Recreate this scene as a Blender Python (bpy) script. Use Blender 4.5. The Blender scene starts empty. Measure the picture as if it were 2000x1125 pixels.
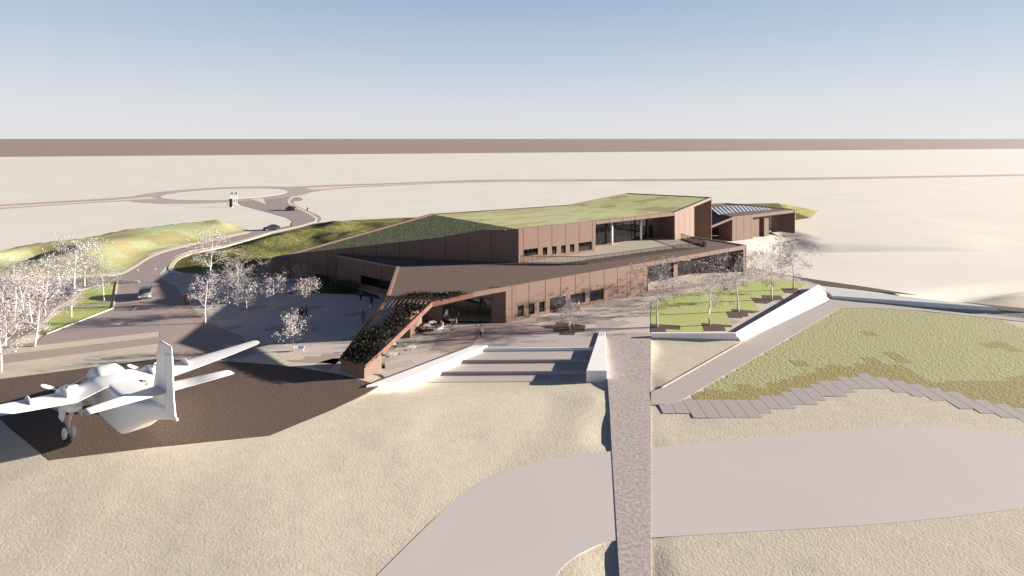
import bpy, bmesh, math, random
import numpy as np
from mathutils import Vector, Matrix, noise, geometry

C = bpy.context.scene.collection
F, H, HV = 1030.0, 25.0, 271.0          # focal length in photo pixels, eye height, horizon row
rnd = random.Random(7)
V = Vector

def G(u, v, z=0.0):
    """world point at height z seen at photo pixel u, v"""
    y = F * (H - z) / (v - HV)
    return V(((u - 1000.0) * y / F, y, z))
def pix(p):
    return 1000 + F * p[0] / p[1], HV + F * (H - p[2]) / p[1]
def GP(pts, z=0.0):
    return [G(u, v, z) for u, v in pts]

# ------------------------------------------------------------------ helpers
def tag(o, label=None, cat=None, group=None, kind=None):
    if label: o['label'] = label
    if cat: o['category'] = cat
    if group: o['group'] = group
    if kind: o['kind'] = kind
    return o
def thing(name, label, cat, loc=(0, 0, 0), rz=0.0, group=None):
    o = bpy.data.objects.new(name, None); C.objects.link(o)
    o.location = loc; o.rotation_euler = (0, 0, rz); o.empty_display_size = .3
    return tag(o, label, cat, group)
def link(name, me, parent=None, mats=None):
    o = bpy.data.objects.new(name, me); C.objects.link(o)
    if parent: o.parent = parent
    if mats:
        for m in (mats if isinstance(mats, (list, tuple)) else [mats]): me.materials.append(m)
    return o
def copy_tree(o, parent=None):
    c = o.copy(); C.objects.link(c); c.parent = parent
    for ch in o.children: copy_tree(ch, c)
    return c

class MB:
    """collects boxes, prisms, tubes and polygons for one mesh"""
    def __init__(s): s.v = []; s.f = []; s.m = []; s.sm = []
    def add(s, vs, fs, mi=0, smooth=False):
        b = len(s.v); s.v += [tuple(p) for p in vs]
        for f in fs:
            s.f.append([i + b for i in f]); s.m.append(mi); s.sm.append(smooth)
    def prism(s, top, dz, mi=0):
        """polygon top (3d points) extruded down by dz; earlier points of a concave outline are fine"""
        n = len(top); top = [V(p) for p in top]
        a = sum(top[i].x * top[(i + 1) % n].y - top[(i + 1) % n].x * top[i].y for i in range(n))
        if a < 0: top = top[::-1]
        bot = [p - V((0, 0, dz)) for p in top]
        tris = geometry.tessellate_polygon([[V((p.x, p.y, 0)) for p in top]])
        fs = []
        for t in tris:
            A, B, D = [top[i] for i in t]
            cr = (B.x - A.x) * (D.y - A.y) - (B.y - A.y) * (D.x - A.x)
            t = list(t) if cr > 0 else list(t)[::-1]
            fs.append(t); fs.append([i + n for i in t[::-1]])
        for i in range(n):
            j = (i + 1) % n; fs.append([j, i, i + n, j + n])
        s.add(top + bot, fs, mi)
    def hexa(s, b, t, mi=0):
        """four bottom points counter-clockwise, four top points"""
        s.add(list(b) + list(t), [[3, 2, 1, 0], [4, 5, 6, 7], [0, 1, 5, 4], [1, 2, 6, 5], [2, 3, 7, 6], [3, 0, 4, 7]], mi)
    def box(s, c, size, rz=0.0, mi=0):
        c = V(c); hx, hy, hz = [k / 2 for k in size]
        R = Matrix.Rotation(rz, 3, 'Z')
        b = [c + R @ V((x, y, -hz)) for x, y in ((-hx, -hy), (hx, -hy), (hx, hy), (-hx, hy))]
        s.hexa(b, [p + V((0, 0, 2 * hz)) for p in b], mi)
    def bar(s, p, q, w, h, mi=0):
        """beam from p to q (top centre line), width w, depth h below"""
        p, q = V(p), V(q); d = (q - p); e = V((d.x, d.y, 0))
        e = e.normalized() if e.length > 1e-6 else V((1, 0, 0))
        n = V((-e.y, e.x, 0)) * (w / 2); dn = V((0, 0, -h))
        s.hexa([p - n + dn, q - n + dn, q + n + dn, p + n + dn], [p - n, q - n, q + n, p + n], mi)
    def tube(s, pts, rads, k=6, mi=0, cap=True, smooth=True):
        rings = []; pts = [V(p) for p in pts]
        if not isinstance(rads, (list, tuple)): rads = [rads] * len(pts)
        for i, p in enumerate(pts):
            d = (pts[min(i + 1, len(pts) - 1)] - pts[max(i - 1, 0)]).normalized()
            a = d.cross(V((0, 0, 1)));
            if a.length < .05: a = d.cross(V((1, 0, 0)))
            a.normalize(); b = d.cross(a)
            rings.append([p + (a * math.cos(2 * math.pi * j / k) + b * math.sin(2 * math.pi * j / k)) * rads[i] for j in range(k)])
        s.loft(rings, mi, cap, smooth)
    def loft(s, rings, mi=0, cap=True, smooth=True):
        k = len(rings[0]); vs = [p for r in rings for p in r]; fs = []
        for i in range(len(rings) - 1):
            for j in range(k):
                l = (j + 1) % k
                fs.append([i * k + j, i * k + l, (i + 1) * k + l, (i + 1) * k + j])
        if cap: fs.append(list(range(k))[::-1]); fs.append([(len(rings) - 1) * k + j for j in range(k)])
        s.add(vs, fs, mi, smooth)
    def disc(s, c, r0, r1, z0, z1, k=20, mi=0):
        c = V(c); rings = []
        for r, z in ((r0, z0), (r1, z1)):
            rings.append([c + V((r * math.cos(2 * math.pi * j / k), r * math.sin(2 * math.pi * j / k), z)) for j in range(k)])
        s.loft(rings, mi, True, False)
    def ball(s, c, r, k=10, n=7, mi=0):
        c = V(c); r = V(r) if hasattr(r, '__len__') else V((r, r, r)); rings = []
        for i in range(n + 1):
            t = math.pi * (i + .02) / (n + .04) ; rr = math.sin(t); zz = -math.cos(t)
            rings.append([c + V((r.x * rr * math.cos(2 * math.pi * j / k), r.y * rr * math.sin(2 * math.pi * j / k), r.z * zz)) for j in range(k)])
        s.loft(rings, mi, True, True)
    def mesh(s, name):
        me = bpy.data.meshes.new(name); me.from_pydata(s.v, [], s.f)
        for p, m, sm in zip(me.polygons, s.m, s.sm): p.material_index = m; p.use_smooth = sm
        me.update(); return me
    def build(s, name, mats, parent=None, fix=True):
        me = s.mesh(name)
        if fix:
            bm = bmesh.new(); bm.from_mesh(me); bmesh.ops.recalc_face_normals(bm, faces=bm.faces[:]); bm.to_mesh(me); bm.free()
        return link(name, me, parent, mats)

def struct(o): o['kind'] = 'structure'; return o
def sheet(name, pts, z, m, depth=.03):
    """thin ground layer; pts are photo pixels"""
    mb = MB(); mb.prism(GP(pts, z), depth); return struct(mb.build(name, m))

# ------------------------------------------------------------------ materials
def mat(name, c1, c2=None, scale=8.0, detail=3.0, rough=.9, bump=0.0, bscale=None, bdist=.05, spec=.2, metal=0.0,
        block=None, bcols=None, distort=0.0, bdetail=3.0, speck=None):
    m = bpy.data.materials.new(name); m.use_nodes = True; nt = m.node_tree; N = nt.nodes; L = nt.links
    bs = N['Principled BSDF']; bs.inputs['Roughness'].default_value = rough
    bs.inputs['Specular IOR Level'].default_value = spec; bs.inputs['Metallic'].default_value = metal
    geo = N.new('ShaderNodeNewGeometry'); pos = geo.outputs['Position']
    col = None
    if c2 is not None:
        n = N.new('ShaderNodeTexNoise'); n.inputs['Scale'].default_value = scale; n.inputs['Detail'].default_value = detail
        L.new(pos, n.inputs['Vector'])
        r = N.new('ShaderNodeValToRGB'); r.color_ramp.elements[0].position = .3; r.color_ramp.elements[1].position = .7
        r.color_ramp.elements[0].color = (*c1, 1); r.color_ramp.elements[1].color = (*c2, 1)
        L.new(n.outputs['Fac'], r.inputs['Fac']); col = r.outputs['Color']
    if block:                                     # rectangular patches laid like a mosaic
        sx, sy, ang, nsc = block
        vr = N.new('ShaderNodeVectorRotate'); vr.rotation_type = 'Z_AXIS'; vr.inputs['Angle'].default_value = ang
        L.new(pos, vr.inputs['Vector'])
        vm = N.new('ShaderNodeVectorMath'); vm.operation = 'MULTIPLY'; vm.inputs[1].default_value = (1 / sx, 1 / sy, 0)
        L.new(vr.outputs[0], vm.inputs[0])
        # stagger the rows
        sep = N.new('ShaderNodeSeparateXYZ'); L.new(vm.outputs[0], sep.inputs[0])
        fl = N.new('ShaderNodeMath'); fl.operation = 'FLOOR'; L.new(sep.outputs['Y'], fl.inputs[0])
        st = N.new('ShaderNodeMath'); st.operation = 'MULTIPLY_ADD'; st.inputs[1].default_value = .37; L.new(fl.outputs[0], st.inputs[0]); L.new(sep.outputs['X'], st.inputs[2])
        fx = N.new('ShaderNodeMath'); fx.operation = 'FLOOR'; L.new(st.outputs[0], fx.inputs[0])
        cmb = N.new('ShaderNodeCombineXYZ'); L.new(fx.outputs[0], cmb.inputs[0]); L.new(fl.outputs[0], cmb.inputs[1])
        n2 = N.new('ShaderNodeTexNoise'); n2.inputs['Scale'].default_value = nsc; n2.inputs['Detail'].default_value = 1.0
        L.new(cmb.outputs[0], n2.inputs['Vector'])
        r2 = N.new('ShaderNodeValToRGB'); r2.color_ramp.interpolation = 'CONSTANT'
        els = r2.color_ramp.elements
        els[0].position = 0; els[0].color = (*bcols[0][1], 1); els[1].position = bcols[1][0]; els[1].color = (*bcols[1][1], 1)
        for p, c in bcols[2:]:
            e = els.new(p); e.color = (*c, 1)
        L.new(n2.outputs['Fac'], r2.inputs['Fac'])
        if col is not None:                       # fine grain multiplies the patches
            mx = N.new('ShaderNodeMix'); mx.data_type = 'RGBA'; mx.blend_type = 'MULTIPLY'; mx.inputs['Factor'].default_value = 1
            L.new(r2.outputs['Color'], mx.inputs['A']); L.new(col, mx.inputs['B']); col = mx.outputs['Result']
        else: col = r2.outputs['Color']
    if speck:                                     # small stones of another colour
        amt, sc, cc = speck
        vo = N.new('ShaderNodeTexNoise'); vo.inputs['Scale'].default_value = sc; vo.inputs['Detail'].default_value = 1
        L.new(pos, vo.inputs['Vector'])
        rr = N.new('ShaderNodeValToRGB'); rr.color_ramp.elements[0].position = .56; rr.color_ramp.elements[1].position = .66
        L.new(vo.outputs['Fac'], rr.inputs['Fac'])
        mu = N.new('ShaderNodeMath'); mu.operation = 'MULTIPLY'; mu.inputs[1].default_value = amt; L.new(rr.outputs['Color'], mu.inputs[0])
        mx = N.new('ShaderNodeMix'); mx.data_type = 'RGBA'; L.new(mu.outputs[0], mx.inputs['Factor'])
        if col is not None: L.new(col, mx.inputs['A'])
        else: mx.inputs['A'].default_value = (*c1, 1)
        mx.inputs['B'].default_value = (*cc, 1); col = mx.outputs['Result']
    if col is not None: L.new(col, bs.inputs['Base Color'])
    else: bs.inputs['Base Color'].default_value = (*c1, 1)
    if bump:
        n = N.new('ShaderNodeTexNoise'); n.inputs['Scale'].default_value = bscale or scale; n.inputs['Detail'].default_value = bdetail
        n.inputs['Distortion'].default_value = distort; L.new(pos, n.inputs['Vector'])
        b = N.new('ShaderNodeBump'); b.inputs['Strength'].default_value = bump; b.inputs['Distance'].default_value = bdist
        L.new(n.outputs['Fac'], b.inputs['Height']); L.new(b.outputs['Normal'], bs.inputs['Normal'])
    return m
def glass(name, tint=(.6, .61, .60)):
    m = bpy.data.materials.new(name); m.use_nodes = True; nt = m.node_tree; N = nt.nodes; L = nt.links
    N.remove(N['Principled BSDF']); out = N['Material Output']
    t = N.new('ShaderNodeBsdfTransparent'); t.inputs['Color'].default_value = (*tint, 1)
    g = N.new('ShaderNodeBsdfGlossy'); g.inputs['Roughness'].default_value = .03; g.inputs['Color'].default_value = (.9, .92, .95, 1)
    fr = N.new('ShaderNodeFresnel'); fr.inputs['IOR'].default_value = 1.5
    ma = N.new('ShaderNodeMath'); ma.operation = 'MULTIPLY_ADD'; ma.inputs[1].default_value = .9; ma.inputs[2].default_value = .05
    L.new(fr.outputs[0], ma.inputs[0])
    mx = N.new('ShaderNodeMixShader'); L.new(ma.outputs[0], mx.inputs[0]); L.new(t.outputs[0], mx.inputs[1]); L.new(g.outputs[0], mx.inputs[2])
    L.new(mx.outputs[0], out.inputs['Surface']); return m

M = {}
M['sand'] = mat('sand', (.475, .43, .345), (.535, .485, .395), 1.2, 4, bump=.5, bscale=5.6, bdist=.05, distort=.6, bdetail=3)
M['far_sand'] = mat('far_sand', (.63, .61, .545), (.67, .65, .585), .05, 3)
M['plain'] = mat('plain', (.285, .218, .195), (.305, .232, .21), .004, 2)
M['taxi'] = mat('taxiway_concrete', (.505, .46, .445), (.52, .475, .46), .15, 2, rough=.8)
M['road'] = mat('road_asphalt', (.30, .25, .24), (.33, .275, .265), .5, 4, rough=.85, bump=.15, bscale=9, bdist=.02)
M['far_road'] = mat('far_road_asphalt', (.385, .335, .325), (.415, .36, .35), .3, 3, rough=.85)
M['footway'] = mat('footway', (.30, .27, .25), (.33, .29, .27), 1.5, 3)
M['kerb'] = mat('kerb_stone', (.60, .53, .42), (.66, .59, .47), 2, 3)
M['apron'] = mat('apron_asphalt', (.070, .050, .040), (.15, .11, .09), 6, 6, bump=.35, bscale=9, bdist=.04, speck=(.35, 7, (.22, .17, .14)))
M['plaza'] = mat('plaza_paving', (.80, .78, .76), (1.05, 1.03, 1.0), 6, 4, bump=.25, bscale=9, bdist=.03,
                 block=(3.4, 1.5, -.55, .55), bcols=[(0, (.47, .43, .40)), (.40, (.54, .49, .455)), (.62, (.40, .36, .335))])
M['terrace'] = mat('terrace_paving', (.38, .335, .285), (.44, .39, .335), 5, 3, bump=.15, bscale=9, bdist=.02)
M['deck'] = mat('deck_granite', (.285, .247, .232), (.50, .445, .42), 4, 6, bump=.3, bscale=10, bdist=.03, speck=(.35, 5, (.55, .48, .45)))
M['path'] = mat('path_granite', (.39, .35, .33), (.455, .41, .39), 5, 5, bump=.3, bscale=9, bdist=.03)
M['gravel'] = mat('brown_gravel', (.26, .21, .185), (.44, .355, .32), 6, 6, bump=.35, bscale=10, bdist=.04)
M['mulch'] = mat('dark_mulch', (.075, .052, .042), (.125, .09, .07), 9, 4, bump=.3, bscale=9, bdist=.05)
M['paver'] = mat('grey_paver', (.34, .305, .30), (.41, .37, .36), 5, 4, bump=.2, bscale=7, bdist=.03)
M['lawn'] = mat('lawn_grass', (.325, .325, .168), (.385, .385, .20), 3, 4, bump=.55, bscale=3.4, bdist=.12, distort=.4)
M['olive'] = mat('olive_grass', (.265, .232, .10), (.315, .275, .12), 3, 4, bump=.55, bscale=3.4, bdist=.12, distort=.4)
M['bedgrass'] = mat('bed_grass', (.32, .37, .13), (.45, .48, .19), 4, 4, bump=.4, bscale=5, bdist=.06)
GB = [(0, (.35, .325, .165)), (.44, (.36, .39, .21)), (.60, (.31, .285, .14))]
M['hill'] = mat('hill_grass', (.86, .86, .86), (1.08, 1.08, 1.08), 1.5, 4, bump=.3, bscale=3, bdist=.08, block=(7, 4.5, .5, .4), bcols=GB)
M['bank'] = mat('bank_grass', (.28, .33, .28), (1.15, 1.1, .95), 1.3, 6, bump=1.0, bscale=3, bdist=.35, block=(7, 4, .4, .45),
                bcols=[(0, (.19, .18, .06)), (.45, (.23, .23, .08)), (.6, (.20, .175, .06))])
M['slope'] = mat('sloping_roof_grass', (.12, .12, .045), (.84, .77, .33), 2.6, 6, bump=1.0, bscale=2.8, bdist=.6)
M['roofgrass'] = mat('roof_grass', (.88, .88, .88), (1.06, 1.06, 1.06), 3, 4, bump=.15, bscale=5, bdist=.05, block=(3.6, 1.7, -.55, .5),
                     bcols=[(0, (.44, .40, .20)), (.43, (.47, .485, .26)), (.58, (.40, .365, .175))])
M['roofgrass2'] = mat('rough_roof_grass', (.8, .8, .8), (1.1, 1.1, 1.1), 4, 5, bump=.5, bscale=4, bdist=.12, block=(5.5, 2.5, -.55, .45),
                      bcols=[(0, (.44, .435, .21)), (.42, (.48, .495, .24)), (.60, (.36, .325, .15))])
M['roofgravel'] = mat('roof_gravel', (.085, .060, .051), (.20, .15, .13), 4.6, 6, bump=.3, bscale=8, bdist=.04)
def facade_mat():
    m = mat('terracotta_facade', (.158, .105, .089), (.177, .119, .100), 1.2, 5, rough=.75)
    nt = m.node_tree; N = nt.nodes; L = nt.links; bs = N['Principled BSDF']
    src = bs.inputs['Base Color'].links[0].from_socket
    geo = N.new('ShaderNodeNewGeometry'); sp = N.new('ShaderNodeSeparateXYZ'); L.new(geo.outputs['Position'], sp.inputs[0])
    w = N.new('ShaderNodeMath'); w.operation = 'MULTIPLY'; w.inputs[1].default_value = 5.2; L.new(sp.outputs['Z'], w.inputs[0])
    fr = N.new('ShaderNodeMath'); fr.operation = 'FRACT'; L.new(w.outputs[0], fr.inputs[0])
    lt = N.new('ShaderNodeMath'); lt.operation = 'LESS_THAN'; lt.inputs[1].default_value = .16; L.new(fr.outputs[0], lt.inputs[0])
    mu = N.new('ShaderNodeMath'); mu.operation = 'MULTIPLY'; mu.inputs[1].default_value = .28; L.new(lt.outputs[0], mu.inputs[0])
    mx = N.new('ShaderNodeMix'); mx.data_type = 'RGBA'; L.new(mu.outputs[0], mx.inputs['Factor']); L.new(src, mx.inputs['A'])
    mx.inputs['B'].default_value = (.13, .08, .068, 1); L.new(mx.outputs['Result'], bs.inputs['Base Color'])
    return m
M['facade'] = facade_mat()
M['joint'] = mat('panel_joint', (.045, .025, .02))
M['beam'] = mat('red_brown_steel', (.125, .062, .048), (.15, .075, .058), 2, 3, rough=.6)
M['parapet'] = mat('parapet_cap', (.26, .17, .15), (.29, .19, .165), 2, 3, rough=.7)
M['soffit'] = mat('soffit', (.10, .065, .055), (.12, .08, .068), 2, 2)
M['dark'] = mat('dark_frame', (.018, .015, .014), rough=.5)
M['glass'] = glass('window_glass')
M['interior'] = mat('interior', (.16, .14, .12), (.24, .21, .18), .8, 2)
M['inwhite'] = mat('interior_white', (.6, .57, .52))
M['reddoor'] = mat('red_brown_door', (.14, .068, .056), (.16, .08, .066), 3, 2, rough=.6)
M['white'] = mat('white_concrete', (.78, .765, .745), (.82, .805, .785), .8, 3, rough=.7)
M['plane'] = mat('white_aircraft_paint', (.80, .79, .78), rough=.42, spec=.35)
M['planeline'] = mat('panel_line', (.30, .31, .34))
M['bark'] = mat('white_bark', (.48, .44, .42), (.66, .62, .59), 6, 3)
M['leaf'] = mat('white_blossom', (.22, .20, .205), (.47, .43, .435), 3, 3, rough=.8)
M['vine'] = mat('vine_leaf', (.004, .005, .003), (.05, .046, .022), 6, 3, rough=.6)  # paler tone paints highlights on a few leaves into the colour
M['shrub'] = mat('shrub_leaf', (.03, .06, .02), (.06, .10, .035), 6, 3)
M['wire'] = mat('steel_wire', (.30, .24, .24), rough=.4, metal=.5)
M['marking'] = mat('road_paint', (.80, .78, .75))
M['tabletop'] = mat('white_table', (.62, .60, .58), rough=.4, spec=.4)
M['chairwire'] = mat('chair_steel', (.28, .25, .23), rough=.4, metal=.4)
M['bench'] = mat('bench_timber', (.17, .095, .075), (.21, .12, .095), 8, 2)
M['skin'] = mat('skin', (.45, .27, .20))
M['hair'] = mat('dark_hair', (.03, .02, .015))
def plain_mat(c): 
    k = 'c%s' % (c,)
    if k not in M: M[k] = mat('cloth', c, tuple(min(1, x * 1.15) for x in c), 20, 2)
    return M[k]
M['tyre'] = mat('tyre_rubber', (.015, .015, .015), rough=.8)
M['rim'] = mat('alloy_rim', (.5, .5, .52), rough=.3, metal=.8)
M['carglass'] = mat('car_glass', (.02, .025, .03), rough=.06, spec=.8)
M['silver'] = mat('silver_paint', (.22, .23, .25), rough=.28, spec=.6, metal=.3)
M['charcoal'] = mat('charcoal_paint', (.035, .04, .05), rough=.25, spec=.6)
M['bluegrey'] = mat('blue_grey_paint', (.10, .125, .16), rough=.25, spec=.6)
M['lamp'] = mat('headlight_lens', (.75, .75, .75), rough=.15, spec=.6)
M['pylon'] = mat('brown_pylon', (.05, .032, .028), (.065, .042, .036), 3, 2)
M['bluepanel'] = mat('blue_panel', (.12, .22, .42))
M['skylight'] = mat('skylight_glazing', (.62, .64, .68), rough=.25, spec=.5)

# ------------------------------------------------------------------ ground
def in_poly(x, y, P):
    ins = np.zeros(x.shape, bool); n = len(P)
    for i in range(n):
        x0, y0 = P[i][0], P[i][1]; x1, y1 = P[(i + 1) % n][0], P[(i + 1) % n][1]
        c = ((y0 > y) != (y1 > y)); ins ^= c & (x < (x1 - x0) * (y - y0) / (y1 - y0 + 1e-12) + x0)
    return ins
def dist_poly(x, y, P, closed=True):
    d = np.full(x.shape, 1e9); n = len(P)
    for i in range(n if closed else n - 1):
        ax, ay = P[i][0], P[i][1]; bx, by = P[(i + 1) % n][0], P[(i + 1) % n][1]
        L2 = (bx - ax) ** 2 + (by - ay) ** 2 + 1e-12
        t = np.clip(((x - ax) * (bx - ax) + (y - ay) * (by - ay)) / L2, 0, 1)
        d = np.minimum(d, np.hypot(x - ax - t * (bx - ax), y - ay - t * (by - ay)))
    return d
def sstep(a, b, x):
    t = np.clip((x - a) / (b - a), 0, 1); return t * t * (3 - 2 * t)
def fnoise(x, y, sc, seed=0.0):
    return np.array([noise.noise(V((a * sc + seed, b * sc - seed, seed * .37))) for a, b in zip(x.ravel(), y.ravel())]).reshape(x.shape)

FL = -.8                                             # level of the open ground in front of the plaza
LOW = -.55                                           # level of the lawn and path east of the deck
low_zone = [(16.8, 67.0), (28.0, 68.0), (50.6, 87.4), (72.4, 77.0), (90, 68), (90, 44.5), (60, 45.6), (44, 46.4), (35, 46.6), (26, 45.3), (16, 44.8), (11.8, 45), (13.2, 52), (13.2, 60)]
taxi_px = [(735, 1125), (800, 1060), (862, 1000), (915, 950), (990, 918), (1060, 900), (1120, 890), (1200, 880), (1400, 864), (1600, 843), (1750, 833), (1850, 835), (1940, 843), (2060, 860), (2060, 985), (1900, 1005), (1700, 1026), (1500, 1036), (1272, 1050), (1205, 1053), (1160, 1066), (1110, 1095), (1080, 1130), (1050, 1220), (640, 1220)]
def smooth(P, n=2, skip=()):
    for _ in range(n):
        Q = []
        for i in range(len(P)):
            a, b = P[i], P[(i + 1) % len(P)]
            Q += [(a[0] * .75 + b[0] * .25, a[1] * .75 + b[1] * .25), (a[0] * .25 + b[0] * .75, a[1] * .25 + b[1] * .75)]
        P = Q
    return P
taxi_px = smooth(taxi_px, 3)
apron_px = [(-60, 748), (196, 715), (311, 700), (345, 702), (448, 706), (560, 714), (665, 731), (742, 752), (716, 768), (650, 800), (526, 851), (300, 874), (96, 899), (14, 832), (-60, 760)]
taxi_w = GP(taxi_px, FL); apron_w = GP(apron_px)
def lz(y):                                           # the lawn east of the deck tilts gently down towards the taxiway
    return FL - .02 + .0125 * (y - 50)
def GL(u, v, dz=0.0):
    p = G(u, v, LOW)
    for _ in range(8): p = G(u, v, lz(p.y) + dz)
    return p
deck_w = [G(1184.5, 650, 0), G(1187.3, 749.5, FL), G(1195, 880, FL), G(1210, 1125, FL), G(1226, 1500, FL), G(1271.5, 1500, FL), G(1271.5, 749.5, FL), G(1271.5, 650, 0)]
def terrain():
    def axis(fine0, fine1, step, lo, hi):
        a = list(np.arange(fine0, fine1 + .01, step)); s = step; p = fine1
        while p < hi: s *= 1.28; p += s; a.append(p)
        s = step; p = fine0; b = []
        while p > lo: s *= 1.28; p -= s; b.append(p)
        return np.array(b[::-1] + a)
    xs = axis(-62, 82, .75, -2200, 2600); ys = axis(24, 112, .75, 4, 2400)
    X, Y = np.meshgrid(xs, ys)
    edge = 725 + (X + 704) * .2996
    Y = np.minimum(Y, edge)
    Z = np.where((Y < 70) & (np.abs(X) < 120), -.006, -.016)
    near = (np.abs(X) < 140) & (Y < 200)
    n1 = np.zeros(X.shape); n1[near] = fnoise(X[near], Y[near], .16, 3.1) + .5 * fnoise(X[near], Y[near], .4, 8.7)
    free = 1 - sstep(0, 1, (Y - 58) / 6)                # loose sand in the foreground only
    dt = dist_poly(X, Y, taxi_w); it = in_poly(X, Y, taxi_w)
    da = dist_poly(X, Y, apron_w); ia = in_poly(X, Y, apron_w)
    prot = np.where(it | ia, 0, sstep(.5, 4, np.minimum(dt, da)))
    Z += n1 * .05 * free * prot
    # dunes far to the right and in the distance
    farr = sstep(0, 1, (X - 52) / 12) * sstep(0, 1, (Y - 72 - .2 * (90 - X)) / 10)
    idx = farr > 0
    n2 = np.zeros(X.shape); n2[idx] = np.abs(fnoise(X[idx] * .55 + Y[idx] * .5, Y[idx] * 1.3 - .4 * X[idx], .022, 5.5))
    Z += -farr * sstep(.10, 0, n2) * 1.1 * (Y < 160)
    # the ground falls gently from the apron to the taxiway
    fall = FL * np.clip(da / 17, 0, 1)
    fall = np.where(ia, 0, np.where(it, FL, fall))
    base = np.where(Y < 57.2, fall, 0.0)
    Z += np.where((Y < 57.2) & (X > -75) & (X < 95), base, 0)
    Z -= .012 * sstep(0, 1, (dt < 1.5) | it)
    # sunk area east of the deck
    il = in_poly(X, Y, low_zone); dl = dist_poly(X, Y, low_zone)
    low = FL - .026 + .0125 * (Y - 50)
    Z += np.where(il, (low - base) * sstep(0, 2.4, dl), 0)
    # pit of the seat steps and the slope before it
    side = sstep(-16.4, -14.6, X) * (1 - sstep(10.2, 12, X))
    front = sstep(48.6, 56.4, Y)
    wallx = -14.2 + (Y - 53.2) * 1.0                     # under the left wall
    keep = np.where(Y > 53.5, sstep(-.2, .5, X - wallx), 1)
    wallr = 9.2 + (Y - 56.5) * .21
    keepr = np.where(Y > 56, 1 - sstep(.4, 1.2, X - wallr), 1)
    back = 1 - sstep(63.6, 64.4, Y)
    pit = sstep(56.9, 57.5, Y) * back * keep * keepr * side
    Z = np.minimum(Z, np.where(il, 9, -1.08 * front * side * keep * keepr * back - .6 * pit - .006))
    # sand scoured away along the west side of the deck
    lx = 6.39 + (Y - 31.36) * .1535
    near_deck = np.clip((X - lx + 2.6) / 2.4, 0, 1) * (1 - sstep(1.5, 3, X - lx))
    scour = np.maximum(sstep(43.8, 44.8, Y) * (1 - sstep(46.5, 52.0, Y)), 1 - sstep(32.8, 34.2, Y))
    Z -= .20 * near_deck * scour * (1 + .4 * n1)
    Z = np.minimum(Z, np.where(il & (dl > 2.4), low, np.where(Y > 70, -.016, -.006)))
    Z = np.where(it, np.minimum(Z, FL - .012), Z)
    idk = in_poly(X, Y, deck_w) | (dist_poly(X, Y, deck_w) < .9)
    Z = np.where(idk, np.minimum(Z, np.interp(Y, [55.6, 68.4], [FL, 0]) - .06), Z)
    nx = len(xs); ny = len(ys)
    verts = np.stack([X, Y, Z], -1).reshape(-1, 3)
    faces = []; fm = []
    for j in range(ny - 1):
        for i in range(nx - 1):
            a = j * nx + i
            if Y[j, i] == Y[j + 1, i] and Y[j, i + 1] == Y[j + 1, i + 1]: continue
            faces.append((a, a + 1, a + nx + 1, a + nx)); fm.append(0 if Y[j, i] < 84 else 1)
    me = bpy.data.meshes.new('sand_ground'); me.from_pydata([tuple(v) for v in verts], [], faces)
    for p, k in zip(me.polygons, fm): p.material_index = k; p.use_smooth = True
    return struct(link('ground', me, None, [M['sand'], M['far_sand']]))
terrain()
pl = MB(); pl.add([(-60000, -17090, -1.0), (60000, 18860, -1.0), (60000, 90000, -1.0), (-60000, 90000, -1.0)], [[0, 1, 2, 3]])
struct(pl.build('plain', M['plain'], fix=False))

sheet('taxiway', taxi_px, FL, M['taxi'], .3)
sheet('apron', apron_px, .0, M['apron'], .12)
# roads
road_px = [(460, 391), (472, 401), (528, 416), (560, 425), (572, 432), (568, 440), (540, 446), (488, 453), (440, 463), (396, 472), (347, 483), (297, 498), (257, 526), (224, 539), (150, 541), (-60, 545), (-60, 565), (60, 561), (155, 566), (229, 549), (221, 601), (160, 627), (91, 651), (70, 669), (-60, 683), (-60, 690), (313, 647), (312.5, 535), (343, 500), (373, 489), (442, 478), (528, 453), (585, 441), (612, 433), (617, 426), (594, 414), (563, 399), (560, 390), (575, 380), (555, 370), (500, 392)]
sheet('access_road', road_px, .03, M['road'])
def ring(c, r0, r1, z, n=72):
    mb = MB(); a = [2 * math.pi * i / n for i in range(n)]
    o = [c + V((r1 * math.cos(t), r1 * math.sin(t), z)) for t in a]; i_ = [c + V((r0 * math.cos(t), r0 * math.sin(t), z)) for t in a]
    mb.add(o + i_, [[k, (k + 1) % n, n + (k + 1) % n, n + k] for k in range(n)]); return mb
rc = G(443, 378.5); rc.z = 0
mb = MB(); mb.disc(rc, 25.3, 25.2, .0, .085, 96); struct(mb.build('roundabout_island', M['far_sand']))
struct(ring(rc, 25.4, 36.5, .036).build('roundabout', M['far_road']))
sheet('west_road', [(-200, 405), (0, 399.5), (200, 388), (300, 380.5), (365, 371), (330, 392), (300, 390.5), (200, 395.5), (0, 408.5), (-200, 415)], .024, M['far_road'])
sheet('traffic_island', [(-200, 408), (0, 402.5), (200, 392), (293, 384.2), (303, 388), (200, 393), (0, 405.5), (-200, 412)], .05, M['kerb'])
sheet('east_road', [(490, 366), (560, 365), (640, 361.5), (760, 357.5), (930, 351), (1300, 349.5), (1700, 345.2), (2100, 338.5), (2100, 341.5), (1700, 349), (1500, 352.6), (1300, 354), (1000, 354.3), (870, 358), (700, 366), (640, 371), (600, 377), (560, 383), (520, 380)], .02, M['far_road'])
sheet('traffic_island', [(596, 366.5), (640, 364.5), (760, 360.2), (930, 354.4), (860, 357.2), (700, 363.6), (608, 370.3)], .06, M['kerb'])
sheet('traffic_island', [(488, 388.5), (513, 386.5), (520, 399.5), (505, 394)], .06, M['kerb'])
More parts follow.
